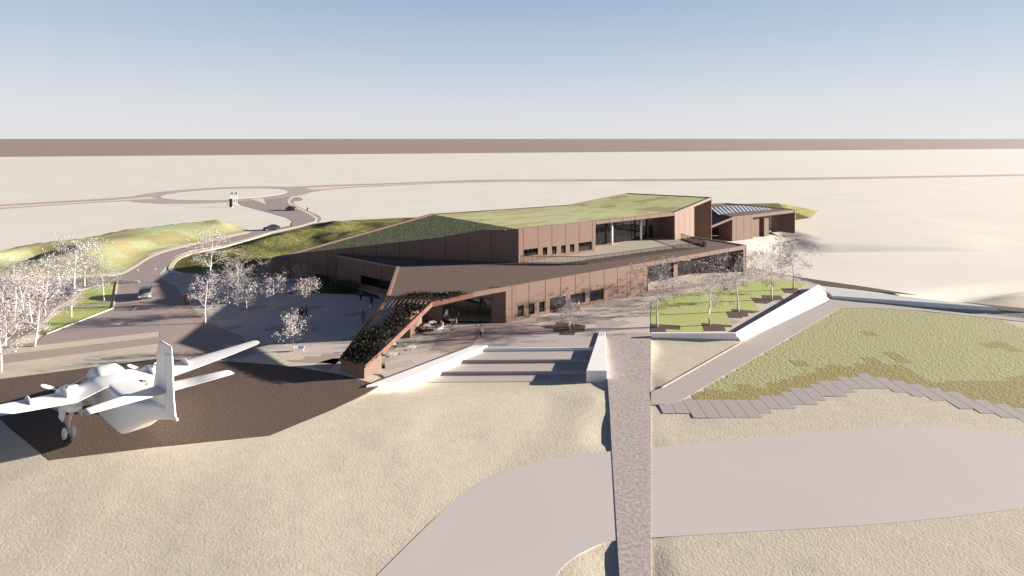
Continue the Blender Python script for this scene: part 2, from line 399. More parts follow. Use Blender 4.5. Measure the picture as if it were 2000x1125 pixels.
# kerb-side verge and footway along the road bend
sheet('verge', smooth([(566, 385.5), (560.5, 393), (563, 399), (594, 414), (617, 426), (612, 433.5), (619, 432), (623, 426), (600, 413.2), (570, 399), (565.5, 393), (573, 385)]), .05, M['kerb'], .1)
sheet('footway', smooth([(573, 385), (586, 384.5), (595, 392), (571, 394), (577, 401), (604, 413), (624, 421), (629, 427.5), (624, 434), (619, 432), (623, 426), (600, 413.2), (570, 399), (565.5, 393)]), .045, M['footway'], .1)
sheet('verge', smooth([(343, 501), (373, 490.4), (442, 479), (528, 454), (528, 456.5), (442, 482), (380, 494), (350, 505), (337, 522), (340, 529), (360, 534), (352, 535.5), (334, 531), (326, 523)]), .06, M['kerb'], .1)
sheet('verge', smooth([(224, 541), (257, 527.5), (297, 499.5), (347, 484.5), (440, 464.5), (488, 454.5), (488, 452.5), (440, 461), (347, 480.5), (297, 495), (255, 523), (222, 536.5), (-60, 540), (-60, 545)]), .055, M['kerb'], .1)
# car park
sheet('car_park', [(-60, 566), (60, 561), (130, 566), (158, 572), (110, 600), (70, 640), (20, 668), (-60, 676)], .028, M['road'])
sheet('verge', [(158, 572), (166, 568), (130, 604), (105, 622), (78, 650), (70, 668), (20, 672), (70, 640), (110, 600)], .05, M['kerb'], .1)
sheet('lawn', [(229, 549), (221, 601), (91, 651), (71, 651), (100, 622), (130, 604), (166, 568), (200, 555)], .052, M['bedgrass'], .12)
mb = MB()
for a, b in (((229, 549), (221, 601)), ((221, 601), (91, 651))): mb.bar(G(*a, .13), G(*b, .13), .18, .13)
struct(mb.build('kerb', M['kerb']))
sheet('footway', [(221, 588), (221, 593), (150, 598), (128, 602), (128, 598), (150, 594)], .06, M['footway'], .02)
for u0, v0, u1, v1 in ((268, 526, 271.5, 529), (303, 524, 305, 527), (270.5, 548, 273, 552.5), (268.5, 572, 271, 577), (260, 607, 266.5, 599.5), (227, 634.5, 240, 629.5), (263, 548, 268, 548), (0, 592, 11, 586)):
    a, b = G(u0, v0, .036), G(u1, v1, .036); mb = MB(); mb.bar(a, b, .22, .004); struct(mb.build('lane_marking', M['marking']))
sheet('gravel_strip', [(-60, 700), (0, 694), (315, 657), (311, 671), (0, 711), (-60, 718)], .01, M['gravel'])

# plaza and deck
plaza_px = [(313, 536), (345, 532), (518, 538), (1000, 545), (1300, 522), (1470, 524), (1560, 541), (1600, 555), (1440, 651), (1271.5, 650), (1182, 650), (1171, 650), (952, 677.5), (925, 677), (755, 739), (745, 731), (705, 728), (660, 690), (575, 690), (470, 702), (345, 702), (311, 701)]
sheet('plaza', plaza_px, .0, M['plaza'], .3)
sheet('gravel_area', [(313, 545), (345, 560), (362, 585), (395, 622), (430, 640), (470, 655), (500, 690), (470, 699), (345, 700), (311, 699)], .005, M['gravel'])
for pts in ([(560, 703), (588, 703), (600, 696), (627, 696), (634, 690), (662, 690), (664, 712), (622, 708), (575, 707)],
            [(668, 700), (640, 724), (608, 716), (628, 706), (650, 700)]):
    sheet('paving', pts, .015, M['gravel'])
for pts in ([(880, 640), (1000, 628), (1060, 636), (1085, 648), (1010, 656), (935, 662), (915, 684), (880, 690), (860, 684), (838, 684), (852, 672), (850, 662)],
            [(1249, 570), (1300, 562), (1420, 545), (1455, 533), (1458, 540), (1430, 549), (1330, 566), (1255, 582)],
            [(1165, 606), (1190, 601), (1192, 605), (1167, 610)], [(1050, 622), (1078, 621), (1075, 629), (1048, 628)]):
    sheet('paving', pts, .012, M['gravel'])
mb = MB()                                            # the granite deck ramps down from the plaza and crosses the taxiway
e = .022
mb.prism([G(1184.5, 650, e), G(1187.3, 749.5, FL + e), G(1271.5, 749.5, FL + e), G(1271.5, 650, e)], 1.1)
mb.prism([G(1187.3, 749.5, FL + e), G(1191, 800, FL + e), G(1195, 880, FL + e), G(1210, 1125, FL + e), G(1226, 1500, FL + e), G(1271.5, 1500, FL + e), G(1271.5, 749.5, FL + e)], .6)
struct(mb.build('deck', M['deck']))
sheet('lawn', [(1271.5, 590), (1323, 574.5), (1417, 561), (1500, 543.7), (1575, 554), (1566, 561.5), (1527, 564), (1533, 576), (1469, 580), (1484, 608), (1418.5, 609), (1430, 638), (1425, 640), (1376, 648.5), (1271.5, 648.5)], .02, M['bedgrass'], .05)
def bedpx(L): return [(1230 + x / 5.357, 470 + y / 5.357) for x, y in L]
for L in ([(222, 868), (530, 888), (530, 932), (380, 924), (376, 957), (222, 957)],
          [(750, 860), (1070, 885), (1065, 905), (990, 900), (1005, 942), (780, 947)],
          [(1005, 745), (1070, 745), (1065, 712), (1360, 740), (1300, 757), (1230, 755), (1245, 790), (1180, 795), (1175, 808), (1040, 805)],
          [(1265, 592), (1395, 600), (1385, 568), (1580, 575), (1615, 620), (1555, 620), (1500, 630), (1440, 658), (1310, 650)],
          [(1580, 500), (1750, 495), (1790, 530), (1735, 550), (1630, 545)]):
    sheet('mulch_bed', bedpx(L), .032, M['mulch'], .02)
sheet('mulch_bed', [(1055, 636), (1086, 634), (1088, 629), (1144, 635), (1141, 647), (1124, 648), (1122, 654), (1093, 654), (1096, 648), (1081, 648), (1083, 642), (1068, 641)], .03, M['mulch'], .02)
sheet('garden_bed', [(556, 574), (616, 554), (656, 552), (738, 577), (742, 584), (690, 575), (620, 573)], .02, M['shrub'], .03)
sheet('gravel_strip', [(1545, 539), (1600, 547), (1700, 561.5), (1790, 576), (1700, 568.5), (1608, 558), (1600, 555)], .02, M['mulch'], .05)
sheet('gravel_strip', [(1880, 589.5), (1950, 597), (2060, 607), (2060, 614), (1956, 606), (1940, 598.5)], .02, M['mulch'], .05)
# path and lawn east of the deck, one level down
mb = MB(); mb.prism([GL(u, v, .03) for u, v in [(1271.5, 765), (1293, 757), (1447, 668), (1624, 586), (1945, 613), (2060, 624), (2060, 636), (2000, 628), (1800, 607), (1700, 601.5), (1640, 602), (1330, 783), (1300, 790), (1271.5, 790)]], .06); struct(mb.build('path', M['path']))
mb = MB(); mb.bar(GL(1293, 756, .06), GL(1447, 669, .06), .2, .2); struct(mb.build('kerb', M['kerb']))
def lerpf(T, u):
    for (a, x), (b, y) in zip(T, T[1:]):
        if a <= u <= b: return x + (y - x) * (u - a) / (b - a)
    return T[0][1] if u < T[0][0] else T[-1][1]
VL = [(1200, 776), (1330, 782), (1400, 790), (1480, 788), (1540, 768), (1600, 754), (1690, 736), (1760, 748), (1850, 768), (1950, 792), (2060, 810)]
VP = [(1200, 800), (1330, 806), (1400, 811), (1480, 808), (1540, 792), (1600, 777), (1690, 752), (1800, 772), (1880, 792), (1960, 812), (2060, 832)]
cells = {'lawn': MB(), 'olive': MB(), 'paver': MB()}
cx, cy = 1.75, 1.55
extra = [(1695, 655), (1553, 707), (1688, 707), (1750, 699), (1757, 706), (1760, 712), (1570, 735), (1590, 741), (1945, 674), (1965, 676)]
for i in range(0, 44):
    x0 = 12.8 + i * cx; off = rnd.choice((0, .4, .8, 1.1))
    for j in range(0, 26):
        y0 = 46 + j * cy + off
        c = V((x0 + cx / 2, y0 + cy / 2, lz(y0 + cy / 2))); u, v = pix(c)
        if x0 > 68.5 or 1000 + F * x0 / (y0 + cy) < 1271: continue
        # stay inside the lawn's straight north and west sides (the path covers the cut)
        lu = 1330 + (783 - v) * (1640 - 1330) / (783 - 602)
        if v < 783 and u < lu - 12: continue
        if v < 602 and u < 1690: continue
        if u > 1640 and v < 601 + (u - 1700) * .085 - 3: continue
        if v > lerpf(VL, u) + 6: continue
        band = 20 + rnd.random() * 16 + max(0, u - 1880) * .32
        k = 'olive' if v > lerpf(VL, u) - band else 'lawn'
        if k == 'lawn' and any(abs(u - a) < 15 and abs(v - b) < 7 for a, b in extra): k = 'olive'
        dz = {'lawn': .006, 'olive': .010}[k]; za, zb_ = lz(y0) + dz, lz(y0 + cy) + dz
        cells[k].add([(x0, y0, za), (x0 + cx, y0, za), (x0 + cx, y0 + cy, zb_), (x0, y0 + cy, zb_)], [[0, 1, 2, 3]])
px0 = 12.9
while px0 < 53:
    xc = px0 + .65; y0 = y1 = 50.0
    for _ in range(6):
        y1 = GL(1000, lerpf(VL, 1000 + F * xc / y1)).y; y0 = GL(1000, lerpf(VP, 1000 + F * xc / y0)).y
    y0 = math.floor(y0 / .8) * .8; y1 = math.ceil(y1 / .8) * .8 + .1; g = .022; za, zb_ = lz(y0) + .016, 0
    if y1 - y0 < 1.3: y1 = y0 + 1.3
    zb_ = lz(y1) + .016
    if 1000 + F * px0 / y1 < 1270: px0 += 1.3; continue
    cells['paver'].add([(px0 + g, y0, za), (px0 + 1.3 - g, y0, za), (px0 + 1.3 - g, y1, zb_), (px0 + g, y1, zb_)], [[0, 1, 2, 3]])
    px0 += 1.3
for k, nm in (('lawn', 'lawn'), ('olive', 'olive_grass'), ('paver', 'paving')): struct(cells[k].build(nm, M[k], fix=False))

# ------------------------------------------------------------------ grass hills
def hill(name, poly, step, hf, m):
    P = [V((p[0], p[1])) for p in poly]; pts = []; n = len(P)
    for i in range(n):
        a, b = P[i], P[(i + 1) % n]; k = max(1, int((b - a).length / step))
        pts += [a.lerp(b, t / k) for t in range(k)]
    nb = len(pts); ed = [(i, (i + 1) % nb) for i in range(nb)]
    xs = [p.x for p in P]; ys = [p.y for p in P]
    X, Y = np.meshgrid(np.arange(min(xs), max(xs), step), np.arange(min(ys), max(ys), step))
    ins = in_poly(X, Y, P) & (dist_poly(X, Y, P) > step * .4)
    pts += [V((a, b)) for a, b in zip(X[ins], Y[ins])]
    vs, es, fs, *_ = geometry.delaunay_2d_cdt(pts, ed, [list(range(nb))], 1, 1e-4)
    ax = np.array([v.x for v in vs]); ay = np.array([v.y for v in vs])
    Z = hf(ax, ay, dist_poly(ax, ay, P))
    me = bpy.data.meshes.new(name); me.from_pydata([(a, b, c) for a, b, c in zip(ax, ay, Z)], [], [list(f) for f in fs])
    for p in me.polygons: p.use_smooth = True
    bm = bmesh.new(); bm.from_mesh(me); bmesh.ops.recalc_face_normals(bm, faces=bm.faces[:])
    if sum(f.normal.z for f in bm.faces) < 0: bmesh.ops.reverse_faces(bm, faces=bm.faces[:])
    bm.to_mesh(me); bm.free()
    return struct(link(name, me, None, m))
lf = GP([(-60, 540), (100, 538), (222, 535), (255, 522), (297, 494), (347, 480), (396, 470), (440, 460), (489, 451)])
lb = GP([(470, 445), (432, 431), (390, 435), (307, 446), (214, 459), (132, 472), (0, 490), (-60, 500)], 1.2)
lb = [p + V((-1.0, 5, 0)) for p in lb]
lpoly = lf + lb
def lh(x, y, d):
    n = fnoise(x, y, .09, 2.2)
    df = dist_poly(x, y, lf, False); db = dist_poly(x, y, lb, False)
    z = 2.0 * sstep(0, 13, df) * sstep(0, 5, db) + .7 * n * sstep(0, 6, d)
    hx, hy = G(62, 497, 1).x, G(62, 497, 1).y
    z -= 2.6 * np.exp(-(((x - hx) / 5) ** 2 + ((y - hy) / 4.5) ** 2))
    return np.maximum(z, .02) + .0
hill('grass_hill', lpoly, 1.6, lh, M['hill'])
bt = GP([(349, 506), (381, 495), (442, 483), (528, 457.5), (585, 445), (612, 437), (624, 435), (690, 430), (790, 425), (850, 424)])
bb = [V((-12, 104, 0)), V((-43, 97, 0)), V((-44.8, 95, 0))] + GP([(500, 541), (430, 538), (360, 533), (341, 528), (338, 522)])
def bh(x, y, d):
    n = fnoise(x, y, .10, 6.4)
    z = sstep(0, 9, d) * (.9 + 1.5 * n) + .25 * fnoise(x, y, .45, 1.0) * sstep(0, 3, d)
    dip = sstep(0, 5, dist_poly(x, y, bt[:6], False))
    return np.maximum(z, .03) * np.where(d < .3, 0, 1) + np.where(d < .3, .01, 0)
hill('grass_bank', bt + bb, 1.3, bh, M['bank'])

# ------------------------------------------------------------------ main building
BLD = thing('museum_building', 'long low terracotta clad museum with green sloping roofs and a roof terrace', 'building', (0, 0, 0))
Z1 = 4.9
FA = G(988, 630.4); FB = G(1458.5, 529.8)
d = (FB - FA).normalized()
PU = G(1013, 513, Z1)
def on_line(p0, dr, u):
    k = (u - 1000) / F; return (k * p0.y - p0.x) / (dr.x - k * dr.y)
def zof(v, y): return H - (v - HV) * y / F
E1 = PU + d * on_line(PU, d, 1318); E2 = G(1390, 385, 11.6); E2.z = 0
ZU = zof(447, PU.y); ZR = 11.6

class Wall:
    """a wall from p0 to p1 seen from its right-hand side; heights may slope; openings are (s0, s1, z0, z1)"""
    def __init__(s, p0, p1, zb, zt, th=.35):
        s.p0 = V((p0[0], p0[1], 0)); s.p1 = V((p1[0], p1[1], 0)); s.L = (s.p1 - s.p0).length
        s.d = (s.p1 - s.p0).normalized(); s.n = V((s.d.y, -s.d.x, 0))
        s.zb = zb if hasattr(zb, '__len__') else (zb, zb); s.zt = zt if hasattr(zt, '__len__') else (zt, zt)
        s.th = th; s.op = []; s.joints = []; s.mb = MB()
    def bz(s, t): return s.zb[0] + (s.zb[1] - s.zb[0]) * t / s.L
    def tz(s, t): return s.zt[0] + (s.zt[1] - s.zt[0]) * t / s.L
    def at(s, t, z, out=0.0): return s.p0 + s.d * t + s.n * out + V((0, 0, z))
    def su(s, u): return on_line(s.p0, s.d, u)
    def piece(s, a, b, za, zb_, wa, wb):
        q = lambda t, z, o: s.at(t, z, o)
        s.mb.hexa([q(a, za, 0), q(b, zb_, 0), q(b, zb_, -s.th), q(a, za, -s.th)], [q(a, wa, 0), q(b, wb, 0), q(b, wb, -s.th), q(a, wa, -s.th)])
    def win_px(s, u0, u1, v0, v1):
        a, b = s.su(u0), s.su(u1); y = s.at((a + b) / 2, 0).y
        s.op.append((a, b, zof(v1, y), zof(v0, y))); return s.op[-1]
    def build(s, parent, name='wall', m=None):
        cuts = sorted({0.0, s.L} | {k for o in s.op for k in o[:2]})
        for a, b in zip(cuts, cuts[1:]):
            mid = (a + b) / 2; ho = [o for o in s.op if o[0] < mid < o[1]]
            if not ho: s.piece(a, b, s.bz(a), s.bz(b), s.tz(a), s.tz(b)); continue
            o = ho[0]; zl = o[2]; zh = o[3]
            zha, zhb = (zh if not callable(zh) else zh(a)), (zh if not callable(zh) else zh(b))
            if zl is not None and zl > s.bz(mid) + .01: s.piece(a, b, s.bz(a), s.bz(b), zl, zl)
            s.piece(a, b, zha, zhb, s.tz(a), s.tz(b))
        for t in s.joints:
            segs = [(s.bz(t), s.tz(t))]
            for o in s.op:
                if o[0] - .05 < t < o[1] + .05:
                    zh = o[3](t) if callable(o[3]) else o[3]; zl = o[2] if o[2] is not None else s.bz(t)
                    segs = [x for x in ((s.bz(t), zl), (zh, s.tz(t))) if x[1] - x[0] > .05]
            for z0, z1 in segs:
                w = .045
                s.mb.hexa([s.at(t - w, z0, .004), s.at(t + w, z0, .004), s.at(t + w, z0, -.01), s.at(t - w, z0, -.01)],
                          [s.at(t - w, z1, .004), s.at(t + w, z1, .004), s.at(t + w, z1, -.01), s.at(t - w, z1, -.01)], 1)
        return s.mb.build(name, [m or M['facade'], M['joint']], parent)
    def frame(s, o, parent, n=1, name='window', back=.18, rows=1):
        """frame and pane set back in an opening"""
        a, b, z0, z1 = o; z0 = s.bz(a) if z0 is None else z0; w = .05; mb = MB()
        q = lambda t, z, oo: s.at(t, z, oo)
        def bx(t0, t1, y0, y1):
            mb.hexa([q(t0, y0, -back), q(t1, y0, -back), q(t1, y0, -back - .08), q(t0, y0, -back - .08)],
                    [q(t0, y1, -back), q(t1, y1, -back), q(t1, y1, -back - .08), q(t0, y1, -back - .08)])
        bx(a, b, z0, z0 + w); bx(a, b, z1 - w, z1)
        for k in range(n + 1):
            t = a + (b - a - w) * k / n; bx(t, t + w, z0 + w, z1 - w)
        for k in range(1, rows):
            zz = z0 + (z1 - z0) * k / rows; bx(a + w, b - w, zz - w / 2, zz + w / 2)
        f = mb.build(name, M['dark'], parent)
        g = MB(); g.add([q(a + .02, z0 + .02, -back - .04), q(b - .02, z0 + .02, -back - .04), q(b - .02, z1 - .02, -back - .04), q(a + .02, z1 - .02, -back - .04)], [[0, 1, 2, 3]])
        g.build('pane', M['glass'], f, fix=False)
        return f

def glazing(p0, p1, z0, z1, n, parent, rows=2, hz=.72):
    w = Wall(p0, p1, z0, z1); mb = MB(); fw = .06
    q = lambda t, z, o: w.at(t, z, o)
    def bx(t0, t1, y0, y1):
        mb.hexa([q(t0, y0, 0), q(t1, y0, 0), q(t1, y0, -.1), q(t0, y0, -.1)], [q(t0, y1, 0), q(t1, y1, 0), q(t1, y1, -.1), q(t0, y1, -.1)])
    bx(0, w.L, z0, z0 + fw); bx(0, w.L, z1 - fw, z1)
    for k in range(n + 1):
        t = (w.L - fw) * k / n; bx(t, t + fw, z0 + fw, z1 - fw)
    if rows > 1: bx(0, w.L, z0 + (z1 - z0) * hz, z0 + (z1 - z0) * hz + fw)
    f = mb.build('glazing', M['dark'], parent)
    g = MB(); g.add([q(0, z0, -.05), q(w.L, z0, -.05), q(w.L, z1, -.05), q(0, z1, -.05)], [[0, 1, 2, 3]]); g.build('pane', M['glass'], f, fix=False)
    return f
def slab(name, pts, th, m, parent):
    mb = MB(); mb.prism(pts, th); return mb.build(name, m, parent)
def cap(pts, w, h, parent, name='parapet', closed=False, m=None):
    mb = MB()
    for a, b in zip(pts, pts[1:] + (pts[:1] if closed else [])): mb.bar(a, b, w, h)
    return mb.build(name, m or M['parapet'], parent)

# lower storey, south front
w = Wall(FA, FB, -.1, (Z1, Z1 + .05))
for u in (1000, 1033, 1065, 1095, 1124, 1152, 1180, 1206, 1232, 1257, 1280, 1302, 1323, 1344, 1364, 1385, 1404, 1423, 1441): w.joints.append(w.su(u))
wins = [w.win_px(*q) for q in ((1011, 1023, 597, 618), (1032, 1044, 593, 614), (1053, 1064, 589, 609), (1074, 1105, 580, 602), (1114, 1143, 573, 593), (1152, 1179, 566, 587))]
big = (w.su(1266), w.su(1452), None, lambda t: Z1 - .68)
w.op.append(big)
w.build(BLD)
for k, (o, n) in enumerate(zip(wins, (1, 1, 1, 2, 2, 2))):
    f_ = w.frame(o, BLD, n); zl = (o[2] + (o[3] - o[2]) * (.15, .2, .1, .3, 0, 0)[k], o[2] + (o[3] - o[2]) * (.5, .55, .35, .95, .0, 0)[k])
    if k < 4: mb = MB(); q = [w.at(t, z, -.3) for t, z in ((o[0] + .06, zl[0]), (o[1] - .1, zl[0]), (o[1] - .1, zl[1]), (o[0] + .06, zl[1]))]; mb.add(q, [[0, 1, 2, 3]]); mb.build('brightening_panel', M['inwhite'], f_, fix=False)  # white panel added behind the pane so the dark window reads brighter
WS = w
# recess in the east half of the south front
nrm = w.n
r0 = w.at(big[0], 0); r1 = w.at(big[1], 0); back = -nrm * 4.2
ga = r0 + back + d * .2; gb = r0 + back + d * (w.su(1345) - big[0] + .8)
gc = gb + d * 1.0; gd_ = gc + d * 4.2
glazing(ga, gb, .02, Z1 - .75, 5, BLD, 1); glazing(gc, gd_, .02, Z1 - .75, 3, BLD, 1)
mb = MB(); mb.box((gb + d * .5 + V((0, 0, 2.1))), (1.0, .5, 4.2), math.atan2(d.y, d.x)); mb.build('pier', M['facade'], BLD)
ww = Wall(gd_, r1 + back + d * .5, 0, Z1 - .5); ww.build(BLD)
ww = Wall(r0 + d * .0, r0 + back, 0, Z1 - .5, .3); ww.build(BLD)
ww = Wall(r1 + back * 1.0 + d * .3, r1 + d * .3 - nrm * .36, 0, Z1 - .5, .3); ww.build(BLD)
slab('soffit', [r0 + V((0, 0, Z1 - .62)) - nrm * .36, r1 + V((0, 0, Z1 - .62)) - nrm * .36, r1 + back + V((0, 0, Z1 - .62)), r0 + back + V((0, 0, Z1 - .62))], .08, M['soffit'], BLD)
# west side of the lower storey
A = V((-30.6, 91.6, 0)); B = V((-18.0, 83.2, 0)); Cc = G(758, 577, Z1)
w = Wall(A, B, -.1, Z1)
for u in (684, 713, 745): w.joints.append(w.su(u))
ow = (w.su(704), w.L - .1, .75, 2.25); w.op.append(ow); w.build(BLD); w.frame(ow, BLD, 7)
CB = V((-13.9, 66.3, 0))
Wall(B + V((.5, -.4, 0)), V((-14.6, 68.9, 0)), -.1, Z1 - .4).build(BLD)
Wall(V((-29.6, 92.2, 0)) , A, -.1, Z1).build(BLD)
# lit wall of the cafe terrace and the cafe front
C0 = G(801, 660); C1 = G(830, 632)
mb = MB(); thv = V((-1.7, .25, 0)); zt = 3.75
mb.hexa([C0, C1, C1 + thv, C0 + thv], [C0 + V((0, 0, zt)), C1 + V((0, 0, Z1 - .3)), C1 + thv + V((0, 0, Z1 - .3)), C0 + thv + V((0, 0, zt))]); mb.build('wall', M['facade'], BLD)
Wall(V((-15.2, 68.6, 0)), C1 + thv, -.05, Z1 - .3).build(BLD)
g0 = G(864, 630.8); g1 = G(960, 630.4)
Wall(C1 + V((.02, .02, 0)), g0, 0, Z1 - .3).build(BLD)
glazing(g0, g1, .02, Z1 - .45, 4, BLD)
Wall(g1, FA + V((-.02, .02, 0)), 0, Z1 - .02).build(BLD)
# roof of the lower storey
def up(p, z): return V((p[0], p[1], z))
F9 = FA + d * on_line(FA, d, 923); KK = FA + d * on_line(FA, d, 842)
zr = Z1 - .1
BACK1 = G(1350, 462, Z1)
lowroof = [up(A + V((.25, -.1, 0)), zr), up(B + V((.25, .1, 0)), zr), up(Cc + V((.2, .2, 0)), zr), up(F9 - nrm * .15, zr), up(FB - nrm * .15 - d * .15, zr), up(BACK1, zr), up(E1, zr), up(PU, zr)]
slab('roof', lowroof, .35, M['roofgravel'], BLD)
cap([up(A, Z1), up(B, Z1), up(Cc, Z1)], .42, .3, BLD)
cap([up(Cc + V((.1, 0, 0)), Z1), up(F9, Z1)], .16, .3, BLD)
mb = MB(); mb.bar(up(F9, Z1) - nrm * .14, up(FA, Z1) - nrm * .14, .28, .62)
mb.build('parapet', M['facade'], BLD)
cap([up(FB - d * .1, Z1 + .05), up(BACK1, Z1 + .05)], .35, .5, BLD)
Wall(FB, BACK1, -.1, Z1 - .3).build(BLD)
# interior of the cafe and rooms behind the windows
ifl = MB(); ifl.prism([up(C1, .01), up(g0 + V((0, .1, 0)), .01), up(g1 + V((0, .1, 0)), .01), up(FA - nrm * .4, .01), up(FA + d * 25 - nrm * .4, .01), up(FA + d * 25 - nrm * 7, .01), V((-10, 82, .01)), V((-14, 80, .01))], .03)
ifl.build('interior_floor', M['interior'], BLD)
Wall(V((-16, 80, 0)), FA + d * 31 - nrm * 7, 0, Z1 - .4, .2).build(BLD, 'interior_wall', M['interior'])
for k, (a, b, o) in enumerate(((1.0, 2.6, 3.2), (6, 8, 4), (12.4, 14.8, 2.6), (18.5, 20, 4))):
    mb = MB(); p = FA + d * (a + b) / 2 - nrm * o; mb.box(up(p, .55), (b - a, .9, 1.1), math.atan2(d.y, d.x)); mb.build('counter', M['inwhite'], BLD)

# upper storey
W0 = V((-44.6, 95.5, 0)); W1u = 560
wd = (PU - W0); wd.z = 0; wd.normalize()
w1 = W0 + wd * on_line(W0, wd, 562)
z56 = zof(497, w1.y)
w = Wall(w1, PU, -.1, (z56, ZU))
for u in (600, 640, 690, 735, 780, 825, 870, 915, 960): w.joints.append(w.su(u))
w.build(BLD)
w = Wall(W0, w1, -.1, (3.0, z56 - .35)); w.joints = [w.L * .5]; w.build(BLD)
ZK = 9.6; PK = G(845, 418, ZK); Bk1 = G(1110, 400, ZU); Bk2 = G(1225, 377, ZR)
Wall(w1 + V((0, .4, 0)), W0 + V((-.2, .3, 0)), -.1, (z56 - .5, 2.9)).build(BLD)
wu = Wall(PU, E1, Z1 - .2, (ZU, ZU))
for u in (1022, 1051, 1078, 1105, 1131, 1157, 1163, 1190, 1216, 1242, 1266, 1290): wu.joints.append(wu.su(u))
uw = [wu.win_px(*q) for q in ((1023, 1051, 486, 499), (1060, 1069, 483, 498), (1078, 1087, 481, 496.5), (1096, 1105, 479, 494.5), (1113, 1122, 477, 492), (1130, 1156, 473, 489.5))]
rec = (wu.su(1163), wu.L, None, lambda t: ZU - .65); wu.op.append(rec)
wu.build(BLD)
for k, (o, n) in enumerate(zip(uw, (3, 1, 1, 1, 1, 2))):
    f_ = wu.frame(o, BLD, n); zl = o[2] + (o[3] - o[2]) * (.3, 0, .35, .3, .3, .4)[k]
    if k != 1: mb = MB(); mb.add([wu.at(t, z, -.3) for t, z in ((o[0] + .08, o[2] + .06), (o[1] - .08, o[2] + .06), (o[1] - .08, zl), (o[0] + .08, zl))], [[0, 1, 2, 3]]); mb.build('brightening_panel', M['inwhite'], f_, fix=False)  # upper windows get the same added white panel to lighten them
# tall east end: panelled pier, deep opening, end fin
we = Wall(E1, E2, Z1 - 1.6, (ZU, ZR))
for u in (1326, 1337, 1347, 1355): we.joints.append(we.su(u))
we.op.append((we.su(1356), we.L - .3, None, lambda t: we.tz(t) - .55)); we.build(BLD)
eo0 = we.at(we.su(1356), 0); eo1 = we.at(we.L - .3, 0)
Wall(eo0, eo0 - nrm * 5, Z1 - 1.6, ZU, .3).build(BLD)
Wall(eo0 - nrm * 5, eo1 - nrm * 5, Z1 - 1.6, ZU - .2, .3).build(BLD)
Wall(eo1 - nrm * 5.2, eo1 - nrm * .36, Z1 - 4, (ZR - .5, ZR - .4), .28).build(BLD, 'wall')
Wall(E2, Bk2 + V((0, 0, 0)), -.1, (ZR, ZR)).build(BLD)
Wall(Bk2, Bk1, -.1, (ZR, ZU)).build(BLD)
Wall(Bk1, PK, -.1, (ZU, ZK)).build(BLD)
Wall(PK, w1, -.1, (ZK, z56)).build(BLD)
# recess on the terrace
tz = Z1 + .03
ra = wu.at(rec[0], 0); rb = wu.at(wu.L, 0); bk = -nrm * 3.9
Wall(ra + d * .02, ra + bk, tz - .1, ZU - .6, .3).build(BLD)
gl1 = ra + bk + d * on_line(ra + bk, d, 1264)
glazing(ra + bk, gl1, tz, ZU - .7, 8, BLD, 1)
wr = Wall(gl1, rb + bk, tz - .1, ZU - .6, .3); dd = (wr.L * .12, wr.L * .46, None, tz + 2.6); wr.op.append(dd); wr.build(BLD)
mb = MB(); mb.hexa([wr.at(dd[0], tz, -.12), wr.at(dd[1], tz, -.12), wr.at(dd[1], tz, -.2), wr.at(dd[0], tz, -.2)], [wr.at(dd[0], tz + 2.6, -.12), wr.at(dd[1], tz + 2.6, -.12), wr.at(dd[1], tz + 2.6, -.2), wr.at(dd[0], tz + 2.6, -.2)])
mb.build('door', M['dark'], BLD)
Wall(rb + bk, rb - nrm * .36, tz - .1, ZU - .6, .3).build(BLD)
for k in (on_line(ra + bk + nrm * .8, d, 1195), on_line(ra + bk + nrm * .8, d, 1252)):
    mb = MB(); mb.tube([up(ra + bk + nrm * .8 + d * k, tz), up(ra + bk + nrm * .8 + d * k, ZU - .62)], .22, 14); mb.build('column', M['white'], BLD)
slab('soffit', [up(ra - nrm * .36, ZU - .58), up(rb - nrm * .36, ZU - .58), up(rb + bk, ZU - .58), up(ra + bk, ZU - .58)], .08, M['soffit'], BLD)
Wall(ra + bk * 2.6, gl1 + bk * 1.6, tz, ZU - .5, .2).build(BLD, 'interior_wall', M['interior'])
slab('interior_floor', [up(PU - nrm * .5 + d, tz - .05), up(E1 - nrm * 4, tz - .05), up(E1 - nrm * 12, tz - .05), up(PU - nrm * 12, tz - .05)], .05, M['interior'], BLD)
Wall(PU - nrm * 6 + d * .5, ra - nrm * 6, tz, ZU - .5, .2).build(BLD, 'interior_wall', M['interior'])
for k in (3.2, 7.4, 11.2):
    mb = MB(); mb.box(up(PU + d * k - nrm * 1.6, tz + .5), (1.8, .7, .9), math.atan2(d.y, d.x)); mb.build('counter', M['inwhite'], BLD)
# roofs
def lower(p, dz): return V((p[0], p[1], p[2] - dz))
r_ = .12
slab('green_roof', [up(PU + V((.0, .3, 0)), ZU - r_), up(E1 - nrm * .2, ZU - r_), up(Bk1, ZU - r_), up(PK + V((.2, 0, 0)), ZK - r_)], .4, M['roofgrass'], BLD)
slab('green_roof', [up(E1 - nrm * .2, ZU - r_), up(E2 - nrm * .2 - d * .2, ZR - r_), up(Bk2 - d * .1, ZR - r_), up(Bk1, ZU - r_)], .4, M['roofgrass2'], BLD)
slab('green_roof', [up(PU + V((-.2, .3, 0)), ZU - r_), up(PK, ZK - r_), up(w1 + V((.5, .2, 0)), z56 - r_)], .4, M['slope'], BLD)
slab('roof', [up(w1, z56 - .5), up(W0, 2.9), up(W0 + V((.2, 4, 0)), 2.9), up(w1 + V((2, 4, 0)), z56 - .4)], .3, M['roofgravel'], BLD)
cap([up(w1 + V((.1, .1, 0)), z56 + .14), up(PK, ZK + .12)], .65, .45, BLD)
cap([up(PK, ZK + .05), up(Bk1, ZU - .07), up(Bk2, ZR - .07), up(E2, ZR - .06)], .3, .3, BLD)
